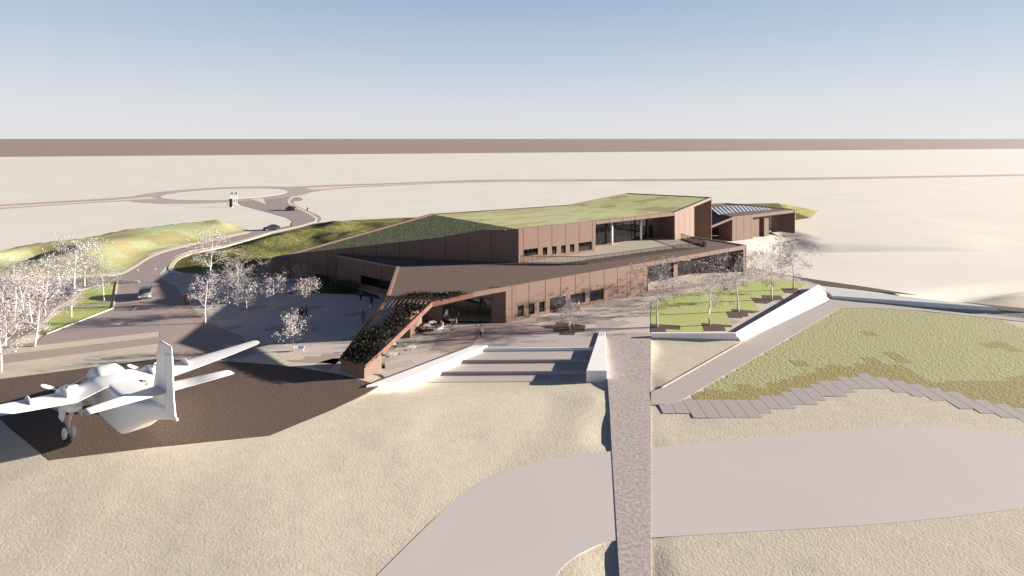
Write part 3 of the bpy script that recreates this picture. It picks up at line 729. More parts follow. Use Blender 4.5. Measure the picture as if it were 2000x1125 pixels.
mb = MB(); q0 = w1 + wd * 29.5; q1 = w1 + wd * 36.5; q2 = w1 + wd * 40; zz = lambda t: z56 + (ZU - z56) * t / (PU - w1).to_2d().length
mb.hexa([up(q0, zz(29.5)), up(q1, zz(36.5)), up(q1 + V((.1, .5, 0)), zz(36.5)), up(q0 + V((.1, .5, 0)), zz(29.5))], [up(q0, zz(29.5) + .06), up(q1, zz(36.5) + .5), up(q1 + V((.1, .5, 0)), zz(36.5) + .5), up(q0 + V((.1, .5, 0)), zz(29.5) + .06)])
mb.hexa([up(q1, zz(36.5)), up(q2, zz(40)), up(q2 + V((.1, .5, 0)), zz(40)), up(q1 + V((.1, .5, 0)), zz(36.5))], [up(q1, zz(36.5) + .5), up(q2, zz(40) + .1), up(q2 + V((.1, .5, 0)), zz(40) + .1), up(q1 + V((.1, .5, 0)), zz(36.5) + .5)])
mb.build('parapet', M['facade'], BLD)
# terrace deck and railing
T1 = G(1145, 515, tz); T2 = G(1379, 483, tz); T3 = G(1330, 466, tz)
slab('terrace', [up(PU + V((.3, -.1, 0)), tz), T1, T2, up(E1 + d * 1.2 + nrm * .1, tz), up(E1 - d * .2, tz), up(rb + bk + d * -.2, tz), up(ra + bk, tz), up(ra, tz)], .2, M['terrace'], BLD)
mb = MB(); P = [up(PU + V((.35, -.25, 0)), tz), T1, T2, up(E1 + d * 1.4 + nrm * .3, tz)]
for a, b in zip(P, P[1:]):
    L_ = (b - a).length; n = int(L_ / .21)
    for k in range(n + 1):
        p = a.lerp(b, k / n); th = .045 if k % 9 else .07
        mb.box(p + V((0, 0, .55)), (th, th, 1.1))
    mb.bar(a + V((0, 0, 1.16)), b + V((0, 0, 1.16)), .09, .07); mb.bar(a + V((0, 0, .16)), b + V((0, 0, .16)), .06, .06)
for a, b in zip(P[1:], P[2:]):
    o_ = V(((b - a).y, -(b - a).x, 0)).normalized() * .09; mb.bar(a + o_ + V((0, 0, .10)), b + o_ + V((0, 0, .10)), .1, .3)
mb.build('railing', M['pylon'], BLD)

# pergola at the west end
Kt = up(KK, 4.62); Ct = up(Cc, Z1 - .04); Ft = V((-15.4, 55.0, 1.38)); Lt = V((-18.45, 56.8, 1.35)); Rt = V((-14.1, 57.0, 2.2)); Bt = V((-17.2, 58.9, 2.1))
box_ = MB()
box_.hexa([up(Ft, -.6), up(Rt, -.6), up(Bt, -.3), up(Lt, -.3)], [Ft - V((0, 0, .02)), Rt - V((0, 0, .02)), Bt - V((0, 0, .02)), Lt - V((0, 0, .02))])
box_.build('plinth', M['facade'], BLD)
pg = MB()
pg.bar(up(F9, Z1 - .02) + nrm * .0, Kt, .28, .62); pg.bar(Kt, Rt + V((0, 0, .06)), .32, .6); pg.bar(Rt + V((0, 0, .06)), Ft + V((0, 0, .05)), .3, .35)
pg.bar(Ct, Lt + V((0, 0, .05)), .3, .45); pg.bar(Ct, Kt, .1, .3)
PG = pg.build('pergola', M['beam'], BLD)
sl = MB()
for k in range(1, 17):
    t = k / 17; a = Ct.lerp(Lt, t); b = Kt.lerp(Ft, t); sl.tube([a, b], .02, 4, cap=False)
for k in range(1, 11):
    t = k / 11; sl.tube([Ct.lerp(Kt, t), Lt.lerp(Ft, t)], .017, 4, cap=False)
for k in range(1, 12):
    t = k / 12; sl.tube([up(Cc.lerp(F9, t), Z1 - .05), Ct.lerp(Kt, t) + V((0, 0, .01))], .017, 4, cap=False)
for k in range(1, 5):
    t = k / 5; sl.tube([Ct, up(F9, Z1).lerp(Kt, t)], .017, 4, cap=False)
sl.build('trellis', M['wire'], PG)
def leaf(mb, p, s, r, mi=0):
    a = V((r.gauss(0, 1), r.gauss(0, 1), r.gauss(0, 1))).normalized(); b = a.cross(V((r.gauss(0, 1), r.gauss(0, 1), r.gauss(0, 1)))).normalized()
    a *= s; b *= s * .55
    mb.add([p - a, p - b * .9 + a * .1, p + a, p + b], [[0, 1, 2, 3]], mi)
def vine(name, label, fn, n, s):
    mb = MB(); r = random.Random(len(label)); cl = [fn(r) for _ in range(n // 22)]
    for c in cl:
        rad = r.uniform(.22, .5)
        for _ in range(22):
            p = c + V((r.gauss(0, rad), r.gauss(0, rad), r.gauss(0, rad * .28) + .04)); leaf(mb, p, s * r.uniform(.6, 1.3), r)
    for _ in range(40):
        a, b = r.choice(cl), r.choice(cl)
        if (a - b).length < 3.5: mb.tube([a, (a + b) / 2 + V((0, 0, .15)), b], .02, 4, cap=False)
    t = mb.build(name, M['vine'], fix=False); return tag(t, label, 'plant', 'vines on the pergola')
def f1(r):
    t = 1 - abs(r.gauss(0, .5)); t = min(max(t, .10), .97); s = r.uniform(.1, .93)
    if t < .5: s = .35 + s * .62
    if t < .2: s = r.uniform(.6, .95)
    return Ct.lerp(Lt, t).lerp(Kt.lerp(Ft, t), s)
vine('climbing_plant', 'dense dark climbing plant covering the sloping pergola trellis', f1, 11000, .10)
def f2(r):
    t = r.uniform(.3, 1.0); e = up(F9, Z1) ; a = up(Cc, Z1).lerp(e, min(1, t * .95 + .02)); b = Ct.lerp(Kt, t) 
    return a.lerp(b, r.uniform(.02, .55)) + V((0, 0, .1))
vine('climbing_plant', 'narrow dark climbing plant along the flat top of the pergola beside the gravel roof', f2, 3000, .10)

# ------------------------------------------------------------------ pavilion behind
PAV = thing('pavilion_building', 'small terracotta pavilion with striped skylight roof behind the museum', 'building')
pa = G(1432, 471); pb = G(1553.5, 455); pd = (pb - pa).normalized(); pn = V((pd.y, -pd.x, 0))
pl_ = pa + pd * on_line(pa, pd, 1380); ZP = 5.95
w = Wall(pa, pb, -.1, (ZP, 6.25))
for u in (1438, 1453, 1467): w.joints.append(w.su(u))
po = (w.su(1470.5), w.L - .45, None, lambda t: w.tz(t) - .8); w.op.append(po); w.build(PAV)
q0, q1 = w.at(po[0], 0), w.at(po[1], 0); pbk = -pn * 3.2
zs = ZP - .9
sA = w.su(1491) - po[0]; sB = w.su(1505) - po[0]; sC = w.su(1530) - po[0]; LL = po[1] - po[0]
mb = MB(); mb.hexa([q0 - pn * 1.0, q0 + pd * sA - pn * 1.0, q0 + pd * sA - pn * 1.2, q0 - pn * 1.2], [up(q0 - pn * 1.0, 4.4), up(q0 + pd * sA - pn * 1.0, 4.4), up(q0 + pd * sA - pn * 1.2, 4.4), up(q0 - pn * 1.2, 4.4)]); mb.build('door', M['reddoor'], PAV)
Wall(q0 - pn * 1.25, q0 + pd * sA - pn * 1.25, 4.4, zs, .2).build(PAV, 'lintel', M['soffit'])
mb = MB(); mb.hexa([q0 + pd * (sA + 1) - pn * .5, q0 + pd * sB - pn * .5, q0 + pd * sB - pn * 2.5, q0 + pd * (sA + 1) - pn * 2.5], [up(q0 + pd * (sA + 1) - pn * .5, zs - .5), up(q0 + pd * sB - pn * .5, zs - .5), up(q0 + pd * sB - pn * 2.5, zs - .5), up(q0 + pd * (sA + 1) - pn * 2.5, zs - .5)]); mb.build('pier', M['facade'], PAV)
Wall(q0 + pd * sA - pn * 1.6, q0 + pd * (sA + 1) - pn * 1.6, 0, zs, .2).build(PAV, 'wall')
glazing(q0 + pd * sB + pbk, q0 + pd * sC + pbk, .02, zs, 4, PAV, 2, .4)
Wall(q0 + pd * sC + pbk, q1 + pbk, 0, zs, .3).build(PAV); Wall(q1 + pbk, q1 - pn * .36, 0, zs + .3, .3).build(PAV)
slab('soffit', [up(q0 - pn * .36, zs + .05), up(q1 - pn * .36, zs + .35), up(q1 + pbk * 1.1, zs + .05), up(q0 + pbk * 1.1, zs + .05)], .06, M['beam'], PAV)
# west half with sloping fascia and recess
w = Wall(pl_, pa, -.1, (4.0, ZP), .35); lo = (0.3, w.L - .3, None, lambda t: w.tz(t) - .55); w.op.append(lo); w.build(PAV)
l0, l1 = w.at(.3, 0), w.at(w.L - .3, 0)
Wall(l1 - pn * 4.2, l1 - pn * .36, 0, ZP - .5, .3).build(PAV)
wl = Wall(l0 - pn * 4.2, l0 - pn * 4.2 + pd * 3.0, 0, 3.6, .3); wl.op.append((.9, 1.5, 1.3, 2.5)); wl.build(PAV); wl.frame((.9, 1.5, 1.3, 2.5), PAV)
glazing(l0 - pn * 4.2 + pd * 3.0, l1 - pn * 4.2, .02, 3.6, 3, PAV, 2, .5)
slab('soffit', [up(l0 - pn * .36, 3.55), up(l1 - pn * .36, ZP - .55), up(l1 - pn * 4.3, 3.62), up(l0 - pn * 4.3, 3.6)], .06, M['beam'], PAV)
Rb = G(1420, 397.5, 6.2); Rl = V((52, 150, 6.2))
slab('roof', [up(pl_ - pn * .2, 3.95), up(pa - pn * .2, ZP - .08), up(Rl, 6.1)], .3, M['roofgravel'], PAV)
slab('roof', [up(pa - pn * .2, ZP - .08), up(pb - pn * .2 - pd * .1, 6.15), up(Rb, 6.1), up(Rl, 6.1)], .3, M['roofgravel'], PAV)
cap([up(pb, 6.27), up(Rb, 6.35), up(Rl, 6.35)], .3, .4, PAV)
Wall(pb, Rb, -.1, (6.0, 6.0)).build(PAV); Wall(Rb, Rl, -.1, 6.0).build(PAV); Wall(Rl, pl_, -.1, (6.0, 3.8)).build(PAV)
TT = [(1385, 405.5), (1391, 405), (1445, 400.8), (1504, 406.3)]; TB = [(1385, 421.5), (1391, 420.5), (1445, 414), (1513, 409.2)]
for k in range(15):
    ut = 1389 + k * 7.8; ub = ut + 17 - k * .75
    if ut < 1385: continue
    a = G(ut, lerpf(TT, ut), 6.16); b = G(ub, lerpf(TB, ub), 6.12); mb = MB(); mb.bar(a, b, .55, .12); mb.build('skylight', M['skylight'], PAV)
hm = MB()
hv = [V((62.3, 154.4, 5.9)), V((73.9, 142.4, 5.95)), V((94.6, 167, -.1)), V((79, 156.5, 5.9)), V((107, 184, -.1)), V((64, 176, -.1)), V((80, 158, -.1))]
hm.add(hv, [[0, 1, 3], [1, 2, 3], [3, 2, 4], [0, 3, 5], [3, 4, 5], [1, 6, 2], [0, 1, 6], [2, 6, 5, 4], [0, 6, 5]]); struct(hm.build('grass_hill', M['bank']))

# ------------------------------------------------------------------ white retaining walls and the seat steps
def hexthing(name, label, cat, b, t, m, group=None):
    mb = MB(); mb.hexa(b, t); o = mb.build(name, m)
    bm = bmesh.new(); bm.from_mesh(o.data); bmesh.ops.bevel(bm, geom=bm.edges[:], offset=.03, segments=1, affect='EDGES'); bm.to_mesh(o.data); bm.free()
    return tag(o, label, cat, group)
gr = 'white retaining walls'
q = [G(715, 753, .2), G(778, 745, .2), G(952, 674, .2), G(925, 674, .2)]
hexthing('retaining_wall', 'broad white wall descending beside the cafe terrace, left of the seat steps', 'wall', [up(p, -1.6) for p in q], q, M['white'], gr)
q = [V((7.95, 56.5, .15)), V((10.2, 56.5, .15)), V((12.05, 67.9, .15)), V((11.2, 67.9, .15))]
hexthing('retaining_wall', 'tapering white wall block between the seat steps and the granite deck', 'wall', [up(p, -1.6) for p in q], q, M['white'], gr)
q = [V((17.55, 66.6, .45)), V((28.35, 66.6, .45)), V((28.5, 66.95, .45)), V((17.6, 66.95, .45))]
hexthing('retaining_wall', 'thin straight white wall in front of the tree bed', 'wall', [up(p, -.9) for p in q], q, M['white'], gr)
tA, tB = V((28.42, 66.7, .42)), G(1600, 558, .65); bA, bB = G(1447, 667, LOW), G(1624, 585, LOW)
mb = MB(); tB2 = tB + V((.3, .6, 0)); tA2 = tA + V((-.1, .15, 0))
mb.hexa([up(bA, -1), up(bB, -1), up(tB2, -1), up(tA2, -1)], [bA + V((0, 0, .1)), bB + V((0, 0, .1)), tB2, tA2])
tag(mb.build('retaining_wall', M['white']), 'widening sloped white wall rising from the tree bed corner to the bend', 'wall', gr)
mb = MB(); c0, c1 = G(1608, 560, .34), G(1945, 600, .34); e0, e1 = G(1625, 577.5, -.06), G(1951, 606.5, -.06)
mb.hexa([up(e0, -1), up(e1, -1), up(c1, -1), up(c0, -1)], [e0, e1, c1, c0])
tag(mb.build('retaining_wall', M['white']), 'long shaded white wall running right from the bend above the lawn', 'wall', gr)
# steps
def stepat(x, v): return None
ST = thing('seat_steps', 'three broad paved seat steps between the two white walls', 'steps')
rows = [(64.4, 63.2, 0.0), (63.2, 60.65, -.35), (60.65, 58.4, -.70), (58.4, 56.7, -1.05)]
for k, (y1, y0, z) in enumerate(rows):
    if k == 0: continue
    lx0 = -14.67 + (y0 - 53.0) * .905 + 1.4; lx1 = -14.67 + (y1 - 53.0) * .905 + 1.4
    rx0 = 8.3 + (y0 - 56.5) * .285; rx1 = 8.3 + (y1 - 56.5) * .285
    mb = MB(); mb.prism([V((lx0, y0 - .25, z)), V((rx0, y0, z)), V((rx1, y1 + .05, z)), V((lx1, y1 - .2, z))], .34); mb.build('tread', M['path'], ST)
for k, (y, z) in enumerate(((63.2, 0.0), (60.65, -.35), (58.4, -.7))):
    lx = -14.67 + (y - 53.0) * .905 + 1.4; rx = 8.3 + (y - 56.5) * .285
    mb = MB(); mb.bar(V((lx, y - .2, z + .012)), V((rx, y + .05, z + .012)), .16, .36); mb.build('riser', M['white'] if k == 0 else M['paver'], ST)
mb = MB(); mb.prism([V((-5.2, 63.2, 0)), V((10.3, 63.35, 0)), V((11.5, 68, 0)), V((-3, 67.4, 0))], .3); struct(mb.build('paving', M['path'])).location.z = .004

# ------------------------------------------------------------------ aircraft
AS = .854
AC = thing('aircraft', 'white twin propeller high wing transport aircraft parked on the dark apron', 'aircraft', (-35.044, 46.364, -.179 + .02))
AC.rotation_euler = (.064, .023, 2.483)
def S(x, y, z): return V((x * AS, y * AS, z * AS))
def rrect(x, zb, zt, hw, e=3.2, k=72):
    zc, hh = (zb + zt) / 2, (zt - zb) / 2; r = []
    for j in range(k):
        t = 2 * math.pi * j / k; c, s = math.cos(t), math.sin(t)
        r.append(S(x, hw * math.copysign(abs(c) ** (2 / e), c), zc + hh * math.copysign(abs(s) ** (2 / e), s)))
    return r
st = [(6.75, 2.35, 2.75, .22, 2), (6.6, 2.0, 3.2, .6, 2.1), (6.2, 1.7, 3.7, .95, 2.3), (5.6, 1.45, 4.15, 1.2, 2.6), (4.8, 1.36, 4.9, 1.36, 3.6), (4.0, 1.36, 5.1, 1.42, 4.2), (2.6, 1.36, 5.12, 1.42, 4.6), (1.6, 1.36, 4.98, 1.42, 4.8),
      (.8, 1.36, 4.76, 1.42, 5), (0, 1.36, 4.74, 1.42, 6.5), (-3, 1.36, 4.78, 1.42, 7), (-5.6, 1.38, 4.8, 1.42, 7), (-6.5, 1.46, 4.84, 1.4, 6.5), (-7.0, 1.7, 4.88, 1.36, 6), (-8.2, 2.35, 4.97, 1.22, 5.5), (-9.6, 3.1, 5.12, .98, 4.5), (-11.2, 3.85, 5.35, .66, 3.4), (-13.2, 4.45, 5.5, .34, 2.4), (-14.6, 4.8, 5.35, .16, 2), (-15.4, 4.95, 5.2, .08, 2)]
mb = MB(); mb.loft([rrect(*q) for q in st]); mb.build('fuselage', M['plane'], AC)
mb = MB(); mb.ball(S(-15.5, 0, 5.07), .11); mb.build('tail_lamp', M['lamp'], AC)
# cockpit windows
for sy in (-1, 1):
    mb = MB()
    for (x0, x1, y0, y1, z0, z1) in ((5.75, 5.3, .55, 1.18, 3.55, 4.1), (5.15, 4.5, 1.375, 1.43, 3.35, 4.0)):
        mb.add([S(x0, sy * y0, z0), S(x1, sy * (y1 + .06), z0), S(x1, sy * (y1 - .05), z1), S(x0 - .3, sy * (y0 - .05), z1)], [[0, 1, 2, 3]])
    mb.build('cockpit_window', M['planeline'], AC)
def foil(xle, xte, y, z, tc=.13, k=10):
    c = xle - xte; up_, lo_ = [], []
    for i in range(k + 1):
        t = i / k; t = t * t * (3 - 2 * t); th = tc * c * 2.6 * (.2969 * math.sqrt(t) - .126 * t - .3516 * t * t + .2843 * t ** 3 - .1015 * t ** 4)
        up_.append(S(xle - c * t, y, z + th * 1.05)); lo_.append(S(xle - c * t, y, z - th * .55))
    return up_ + lo_[::-1][:-1]
mb = MB()
half = [(0, 2.0, -2.05, 4.74, .14), (1.35, 2.0, -2.05, 4.68, .14), (1.8, 2.0, -2.05, 4.56, .14), (3.63, 1.95, -2.0, 3.95, .14), (7, 1.6, -1.85, 4.25, .13), (11, 1.1, -1.55, 4.66, .12), (14.1, .65, -1.15, 4.98, .11), (14.45, .45, -.95, 5.03, .09), (14.6, .05, -.55, 5.06, .05)]
rings = [foil(a, b, -y, z, t) for y, a, b, z, t in half[::-1]] + [foil(a, b, y, z, t) for y, a, b, z, t in half[1:]]
mb.loft(rings); mb.build('wing', M['plane'], AC)
mb = MB()
mb.loft([foil(-10.9, -13.4, -.02, 6.78, .10)] + [foil(-11.75, -13.35, 5.45, 6.78, .09), foil(-12.1, -13.2, 5.75, 6.78, .06)]); mb.loft([foil(-10.9, -13.4, .02, 6.78, .10)] + [foil(-11.75, -13.35, -5.45, 6.78, .09), foil(-12.1, -13.2, -5.75, 6.78, .06)])
mb.build('tailplane', M['plane'], AC)
def finsec(xle, xte, z, tc):
    c = xle - xte; a, b = [], []
    for i in range(9):
        t = i / 8; th = tc * c * 2.6 * (.2969 * math.sqrt(t) - .126 * t - .3516 * t * t + .2843 * t ** 3 - .1015 * t ** 4) + .02
        a.append(S(xle - c * t, th, z)); b.append(S(xle - c * t, -th, z))
    return a + b[::-1][:-1]
mb = MB(); mb.loft([finsec(-8.4, -14.9, 4.9, .055), finsec(-9.5, -14.85, 5.4, .065), finsec(-10.0, -14.4, 6.6, .07), finsec(-10.4, -13.75, 9.9, .075), finsec(-10.5, -13.55, 10.55, .07), finsec(-10.9, -13.3, 10.76, .045)])
mb.build('fin', M['plane'], AC)
mb = MB(); mb.loft([[S(-13.55 - k, y, z) for (k, y, z) in L] for L in ([(0, .30, 5.25), (1.75, .05, 5.0), (1.75, -.05, 5.0), (0, -.30, 5.25)], [(0, .24, 6.6), (1.1, .04, 6.6), (1.1, -.04, 6.6), (0, -.24, 6.6)], [(-.75, .17, 10.0), (.2, .04, 10.0), (.2, -.04, 10.0), (-.75, -.17, 10.0)])], smooth=False)
rud = mb.build('rudder', M['plane'], AC)
mb = MB(); mb.tube([S(-13.52, .285, 5.3), S(-13.5, .25, 6.6), S(-12.8, .18, 10.0)], .009, 4); mb.tube([S(-12.8, .18, 10.0), S(-12.5, .21, 10.0), S(-12.45, .2, 10.4)], .009, 4)
mb.build('hinge_line', M['planeline'], rud)
for sy in (1, -1):
    yn = 3.63 * sy
    mb = MB(); R = []
    for x, zc, r, rz in ((3.05, 3.62, .45, .45), (3.0, 3.62, .66, .66), (2.6, 3.62, .78, .80), (1.8, 3.62, .84, .88), (.5, 3.6, .86, .92), (-.6, 3.4, .8, .78), (-1.5, 3.4, .6, .52), (-2.1, 3.5, .25, .2)):
        R.append([S(x, yn + r * math.cos(t), zc + rz * math.sin(t)) for t in [2 * math.pi * j / 18 for j in range(18)]])
    mb.loft(R); nac = mb.build('engine_nacelle', M['plane'], AC)
    mb = MB(); sx = [(1.5, 4.45, .16), (1.1, 4.86, .44), (.1, 5.0, .48), (-.15, 4.95, .48), (-.5, 4.55, .44)]
    mb.loft([[S(x, yn + w_ * k, z_ + dz) for k, dz in ((-1, -.7), (1, -.7), (1, -.1), (.7, 0), (-.7, 0), (-1, -.1))] for x, z_, w_ in sx], smooth=False); mb.build('air_scoop', M['plane'], nac)
    mb = MB(); mb.add([S(.85, yn - .27, 4.935), S(.85, yn + .27, 4.935), S(.12, yn + .27, 5.02), S(.12, yn - .27, 5.02)], [[0, 1, 2, 3]]); mb.build('intake_grille', M['planeline'], nac)
    mb = MB(); mb.ball(S(3.3, yn, 3.62), (.42 * AS, .28 * AS, .28 * AS)); sp = mb.build('spinner', M['plane'], nac)
    for k in range(3):
        t = math.radians(33 + 120 * k); dy, dz = math.cos(t), math.sin(t); mb = MB()
        rr = [(.2, .07, .07), (.6, .10, .05), (1.2, .16, .035), (1.8, .15, .025), (2.05, .08, .02)]
        mb.loft([[S(3.3 + a * .35 * sgx + b * .5 * sgy, yn + r * dy - dz * a * .9 * sgx, 3.62 + r * dz + dy * a * .9 * sgx) for sgx, sgy in ((1, 1), (-1, 1), (-1, -1), (1, -1))] for r, a, b in rr])
        mb.build('propeller_blade', M['plane'], nac)
    gz = 0.0 if sy > 0 else .47
    mb = MB(); mb.tube([S(-.1, yn, 3.1), S(0, yn, .62 + gz)], [.11 * AS, .08 * AS], 8); mb.tube([S(-1.0, yn, 2.9), S(0, yn, 1.35 + gz)], .045, 6); mb.tube([S(0, yn - .42, .56 + gz), S(0, yn + .42, .56 + gz)], .06, 6)
    lg = mb.build('landing_gear_leg', M['plane'], AC)
    for e in (-.34, .34):
        mb = MB(); ks = []
        for o_, r in ((-.14, .34), (-.12, .48), (-.05, .56), (.05, .56), (.12, .48), (.14, .34)): ks.append([S(r * math.cos(t), yn + e + o_, .56 + gz + r * math.sin(t)) for t in [2 * math.pi * j / 16 for j in range(16)]])
        mb.loft(ks); mb.build('wheel', M['plane'], lg)
    mb = MB()
    for e in (-1, 1): mb.add([S(.7, yn + e * .62, 3.0), S(-1.1, yn + e * .62, 3.0), S(-1.0, yn + e * .75, 2.1), S(.5, yn + e * .75, 2.1)], [[0, 1, 2, 3]])
    o = mb.build('gear_door', M['plane'], AC, fix=False); mo = o.modifiers.new('thickness', 'SOLIDIFY'); mo.thickness = .04
    mb = MB(); yf = 6.73 * sy; zf = 4.25
    mb.loft([[S(x + .4, yf + .05 * k, zf + h) for x, h in ((1.35, -.1), (1.3, .2), (.9, .42), (.2, .48), (-.6, .32), (-1.0, .12), (-.4, -.1))] for k in (-1, 1)]); mb.build('wing_fence', M['plane'], AC)
mb = MB(); mb.tube([S(5.4, 0, 1.6), S(5.4, 0, .5)], .07, 8); ng = mb.build('landing_gear_leg', M['plane'], AC)
for e in (-.2, .2):
    mb = MB(); mb.loft([[S(5.4 + r * math.cos(t), e + o_, .42 + r * math.sin(t)) for t in [2 * math.pi * j / 14 for j in range(14)]] for o_, r in ((-.1, .26), (-.05, .4), (.05, .4), (.1, .26))]); mb.build('wheel', M['plane'], ng)

# ------------------------------------------------------------------ trees
def tree_proto(seed, h, spread, nl, multi=False, droop=0.0):
    r = random.Random(seed); tr = MB(); cr = MB()
    tips = []
    def branch(p, dr, L_, rad, lev, mb):
        n = 3 if lev < 2 else 2; pts = [p]; rs = [rad]
        for k in range(n):
            dr = (dr + V((r.gauss(0, .16), r.gauss(0, .16), r.gauss(0, .1) + (.10 if lev else 0) - droop * lev * .1))).normalized(); p = p + dr * (L_ / n); pts.append(p); rs.append(rad * (1 - .72 * (k + 1) / n))
        mb.tube(pts, rs, 5 if lev < 2 else 3, cap=False)
        if lev >= 1: tips.append((pts, lev))
        if lev < 3:
            for k in range(5 if lev == 1 else 4):
                t = r.uniform(.3, 1.0) * n; i = min(int(t), n - 1); q_ = pts[i].lerp(pts[i + 1], t - i)
                sd = dr.cross(V((r.gauss(0, 1), r.gauss(0, 1), r.gauss(0, 1)))).normalized()
                branch(q_, (dr * .5 + sd * .9 + V((0, 0, .12))).normalized(), L_ * r.uniform(.45, .68), rs[i] * .42 + .002, lev + 1, cr)
    stems = [(V((0, 0, 0)), V((r.gauss(0, .03), r.gauss(0, .03), 1)).normalized())] if not multi else [(V((r.uniform(-.15, .15), r.uniform(-.15, .15), 0)), V((r.gauss(0, .35), r.gauss(0, .35), 1)).normalized()) for _ in range(5)]
    for p0, dr in stems:
        pts = [p0]; n = 8; p = p0; R0 = (.017 if not multi else .012) * h
        for k in range(n):
            dr = (dr + V((r.gauss(0, .05), r.gauss(0, .05), .05))).normalized(); p = p + dr * (h * .86 / n); pts.append(p)
        tr.tube(pts, [R0 * (1 - .85 * k / n) for k in range(n + 1)], 8)
        nb = 13 if not multi else 5
        for k in range(nb):
            t = (.30 + .66 * k / nb) if not multi else r.uniform(.2, .95); i = min(int(t * n), n - 1); q_ = pts[i].lerp(pts[i + 1], t * n - i)
            a = k * 2.4 + r.uniform(-.5, .5); prof = math.sin(math.pi * min(1, max(0.12, (t - .15) / .95))) ** .7
            dr2 = V((math.cos(a), math.sin(a), r.uniform(.25, .7) + .6 * max(0, t - .6))).normalized()
            branch(q_, dr2, h * spread * prof * r.uniform(.75, 1.2), R0 * .34 * (1.1 - t), 1, tr if not multi else cr)
    tot = 0
    fine = [x for x in tips if x[1] >= 2]
    while tot < nl:
        pts, lev = r.choice(fine); t = r.uniform(.2, 1.0) * (len(pts) - 1); i = min(int(t), len(pts) - 2); q_ = pts[i].lerp(pts[i + 1], t - i)
        for _ in range(3):
            leaf(cr, q_ + V((r.gauss(0, .17), r.gauss(0, .17), r.gauss(0, .14))), r.uniform(.05, .11), r); tot += 1
    return tr.mesh('trunk'), cr.mesh('crown')
protos = []
for sd, sp_, nl in ((1, .41, 2200), (2, .45, 2000), (3, .39, 2050), (4, .46, 1850)):
    a, b = tree_proto(sd, 7.0, sp_, nl); a.materials.append(M['bark']); b.materials.append(M['leaf']); b.materials.append(M['bark']); protos.append((a, b))
small = []
for sd, mlt in ((11, False), (12, False), (13, True)):
    a, b = tree_proto(sd, 3.8, .44, 1000, mlt); a.materials.append(M['bark']); b.materials.append(M['leaf']); small.append((a, b))
def tree(u, v, h, k, rz, label, group, lib=None, z=.02):
    a, b = (lib or protos)[k]; H0 = 7.0 if lib is None else 3.8
    t = thing('white_tree' if lib is None else 'white_sapling', label, 'tree', G(u, v, z), rz, group); t.scale = (h / H0,) * 3
    link('trunk', a, t); link('crown', b, t)
g1_ = 'white trees by the car park'; g2_ = 'white trees on the shaded plaza'; g3_ = 'white trees in the lawn bed'
for q in ((2, 727, 6.9, 0, .3, 'white blossom tree at the left picture edge nearest the aircraft'),
          (68, 676, 6.3, 1, 1.2, 'white blossom tree standing at the corner where road meets sand strip'),
          (62, 631, 6.2, 2, 2.2, 'white blossom tree on the pale verge, second behind the road corner'),
          (88, 617, 7.2, 3, .7, 'white blossom tree with leaning trunk beside the pale car park path'),
          (140, 620, 3.9, 1, 2.9, 'small white tree in the near half of the grass island'),
          (145, 574, 8.2, 0, 1.9, 'tallest white blossom tree at the far tip of the car park'),
          (165, 559, 7.6, 2, .2, 'tall white tree right of the tallest one, against the green hill'),
          (203, 588, 4.7, 3, 3.3, 'small white tree at the grass island edge closest to the silver car'),
          (30, 553, 4.6, 1, 4.0, 'low rounded white tree before the dark hollow of the hill'),
          (117, 580, 5.9, 0, 5.1, 'white blossom tree over the far end of the parking bays'),
          (30, 645, 6.6, 3, 2.0, 'white blossom tree in the near row of the car park'),
          (45, 604, 6.0, 1, 5.4, 'white blossom tree in the middle of the car park'),
          (85, 578, 5.6, 2, 1.1, 'white blossom tree shading the middle parking bays'),
          (4, 606, 4.8, 0, 3.0, 'white tree half cut off by the left edge over the parking bays'),
          (10, 676, 5.0, 2, 4.4, 'white tree over the sand strip at the left picture edge')): tree(*q, g1_)
for q in ((401, 631, 6.6, 2, .4, 'dense white tree at the edge of sunlit gravel on the plaza'),
          (411, 548, 8.3, 0, 2.2, 'tall white tree in front of the grass bank by the road'),
          (460, 589, 4.9, 1, 1.1, 'white tree between the dense one and the forked pair on the plaza'),
          (466, 571, 5.4, 3, 3.1, 'white tree with crown against the dark foot of the grass bank')): tree(*q, g2_)
for q in ((482, 615, 4.3, 0, .5, 'small white tree right of the dense plaza tree, nearest of the middle three'),
          (534, 592, 4.0, 1, 2.5, 'small lopsided white tree in the middle of the shaded plaza'),
          (598, 609, 4.5, 0, 4.2, 'small white tree directly behind the pair of dark figures'),
          (515, 551, 3.4, 1, 1.7, 'small white tree touching the left end of the museum wall'),
          (585, 556, 3.3, 0, 3.6, 'faint small white tree before the dark museum wall and round shrub'),
          (573, 685, 4.2, 1, .9, 'lone white sapling by the information board at the shadow edge')): tree(*q, g2_, small)
for q in ((1284, 638, 8.0, 1, 2.0, 'first white tree in the lawn bed, beside the granite deck'),
          (1386, 635, 7.6, 3, .6, 'second white tree in the lawn bed, behind the thin white wall'),
          (1442, 608, 8.0, 2, 1.5, 'middle white tree of the lawn bed, third from the deck'),
          (1507, 585, 7.9, 0, 3.4, 'fourth white tree of the lawn bed along the widening wall'),
          (1549, 565, 7.7, 1, 5.0, 'farthest white tree of the lawn bed near the wall bend')): tree(*q, g3_)
tree(1113, 643, 3.9, 2, 0, 'low multi stemmed white sapling on a dark mulch patch before the windows', 'white saplings in paving', small)

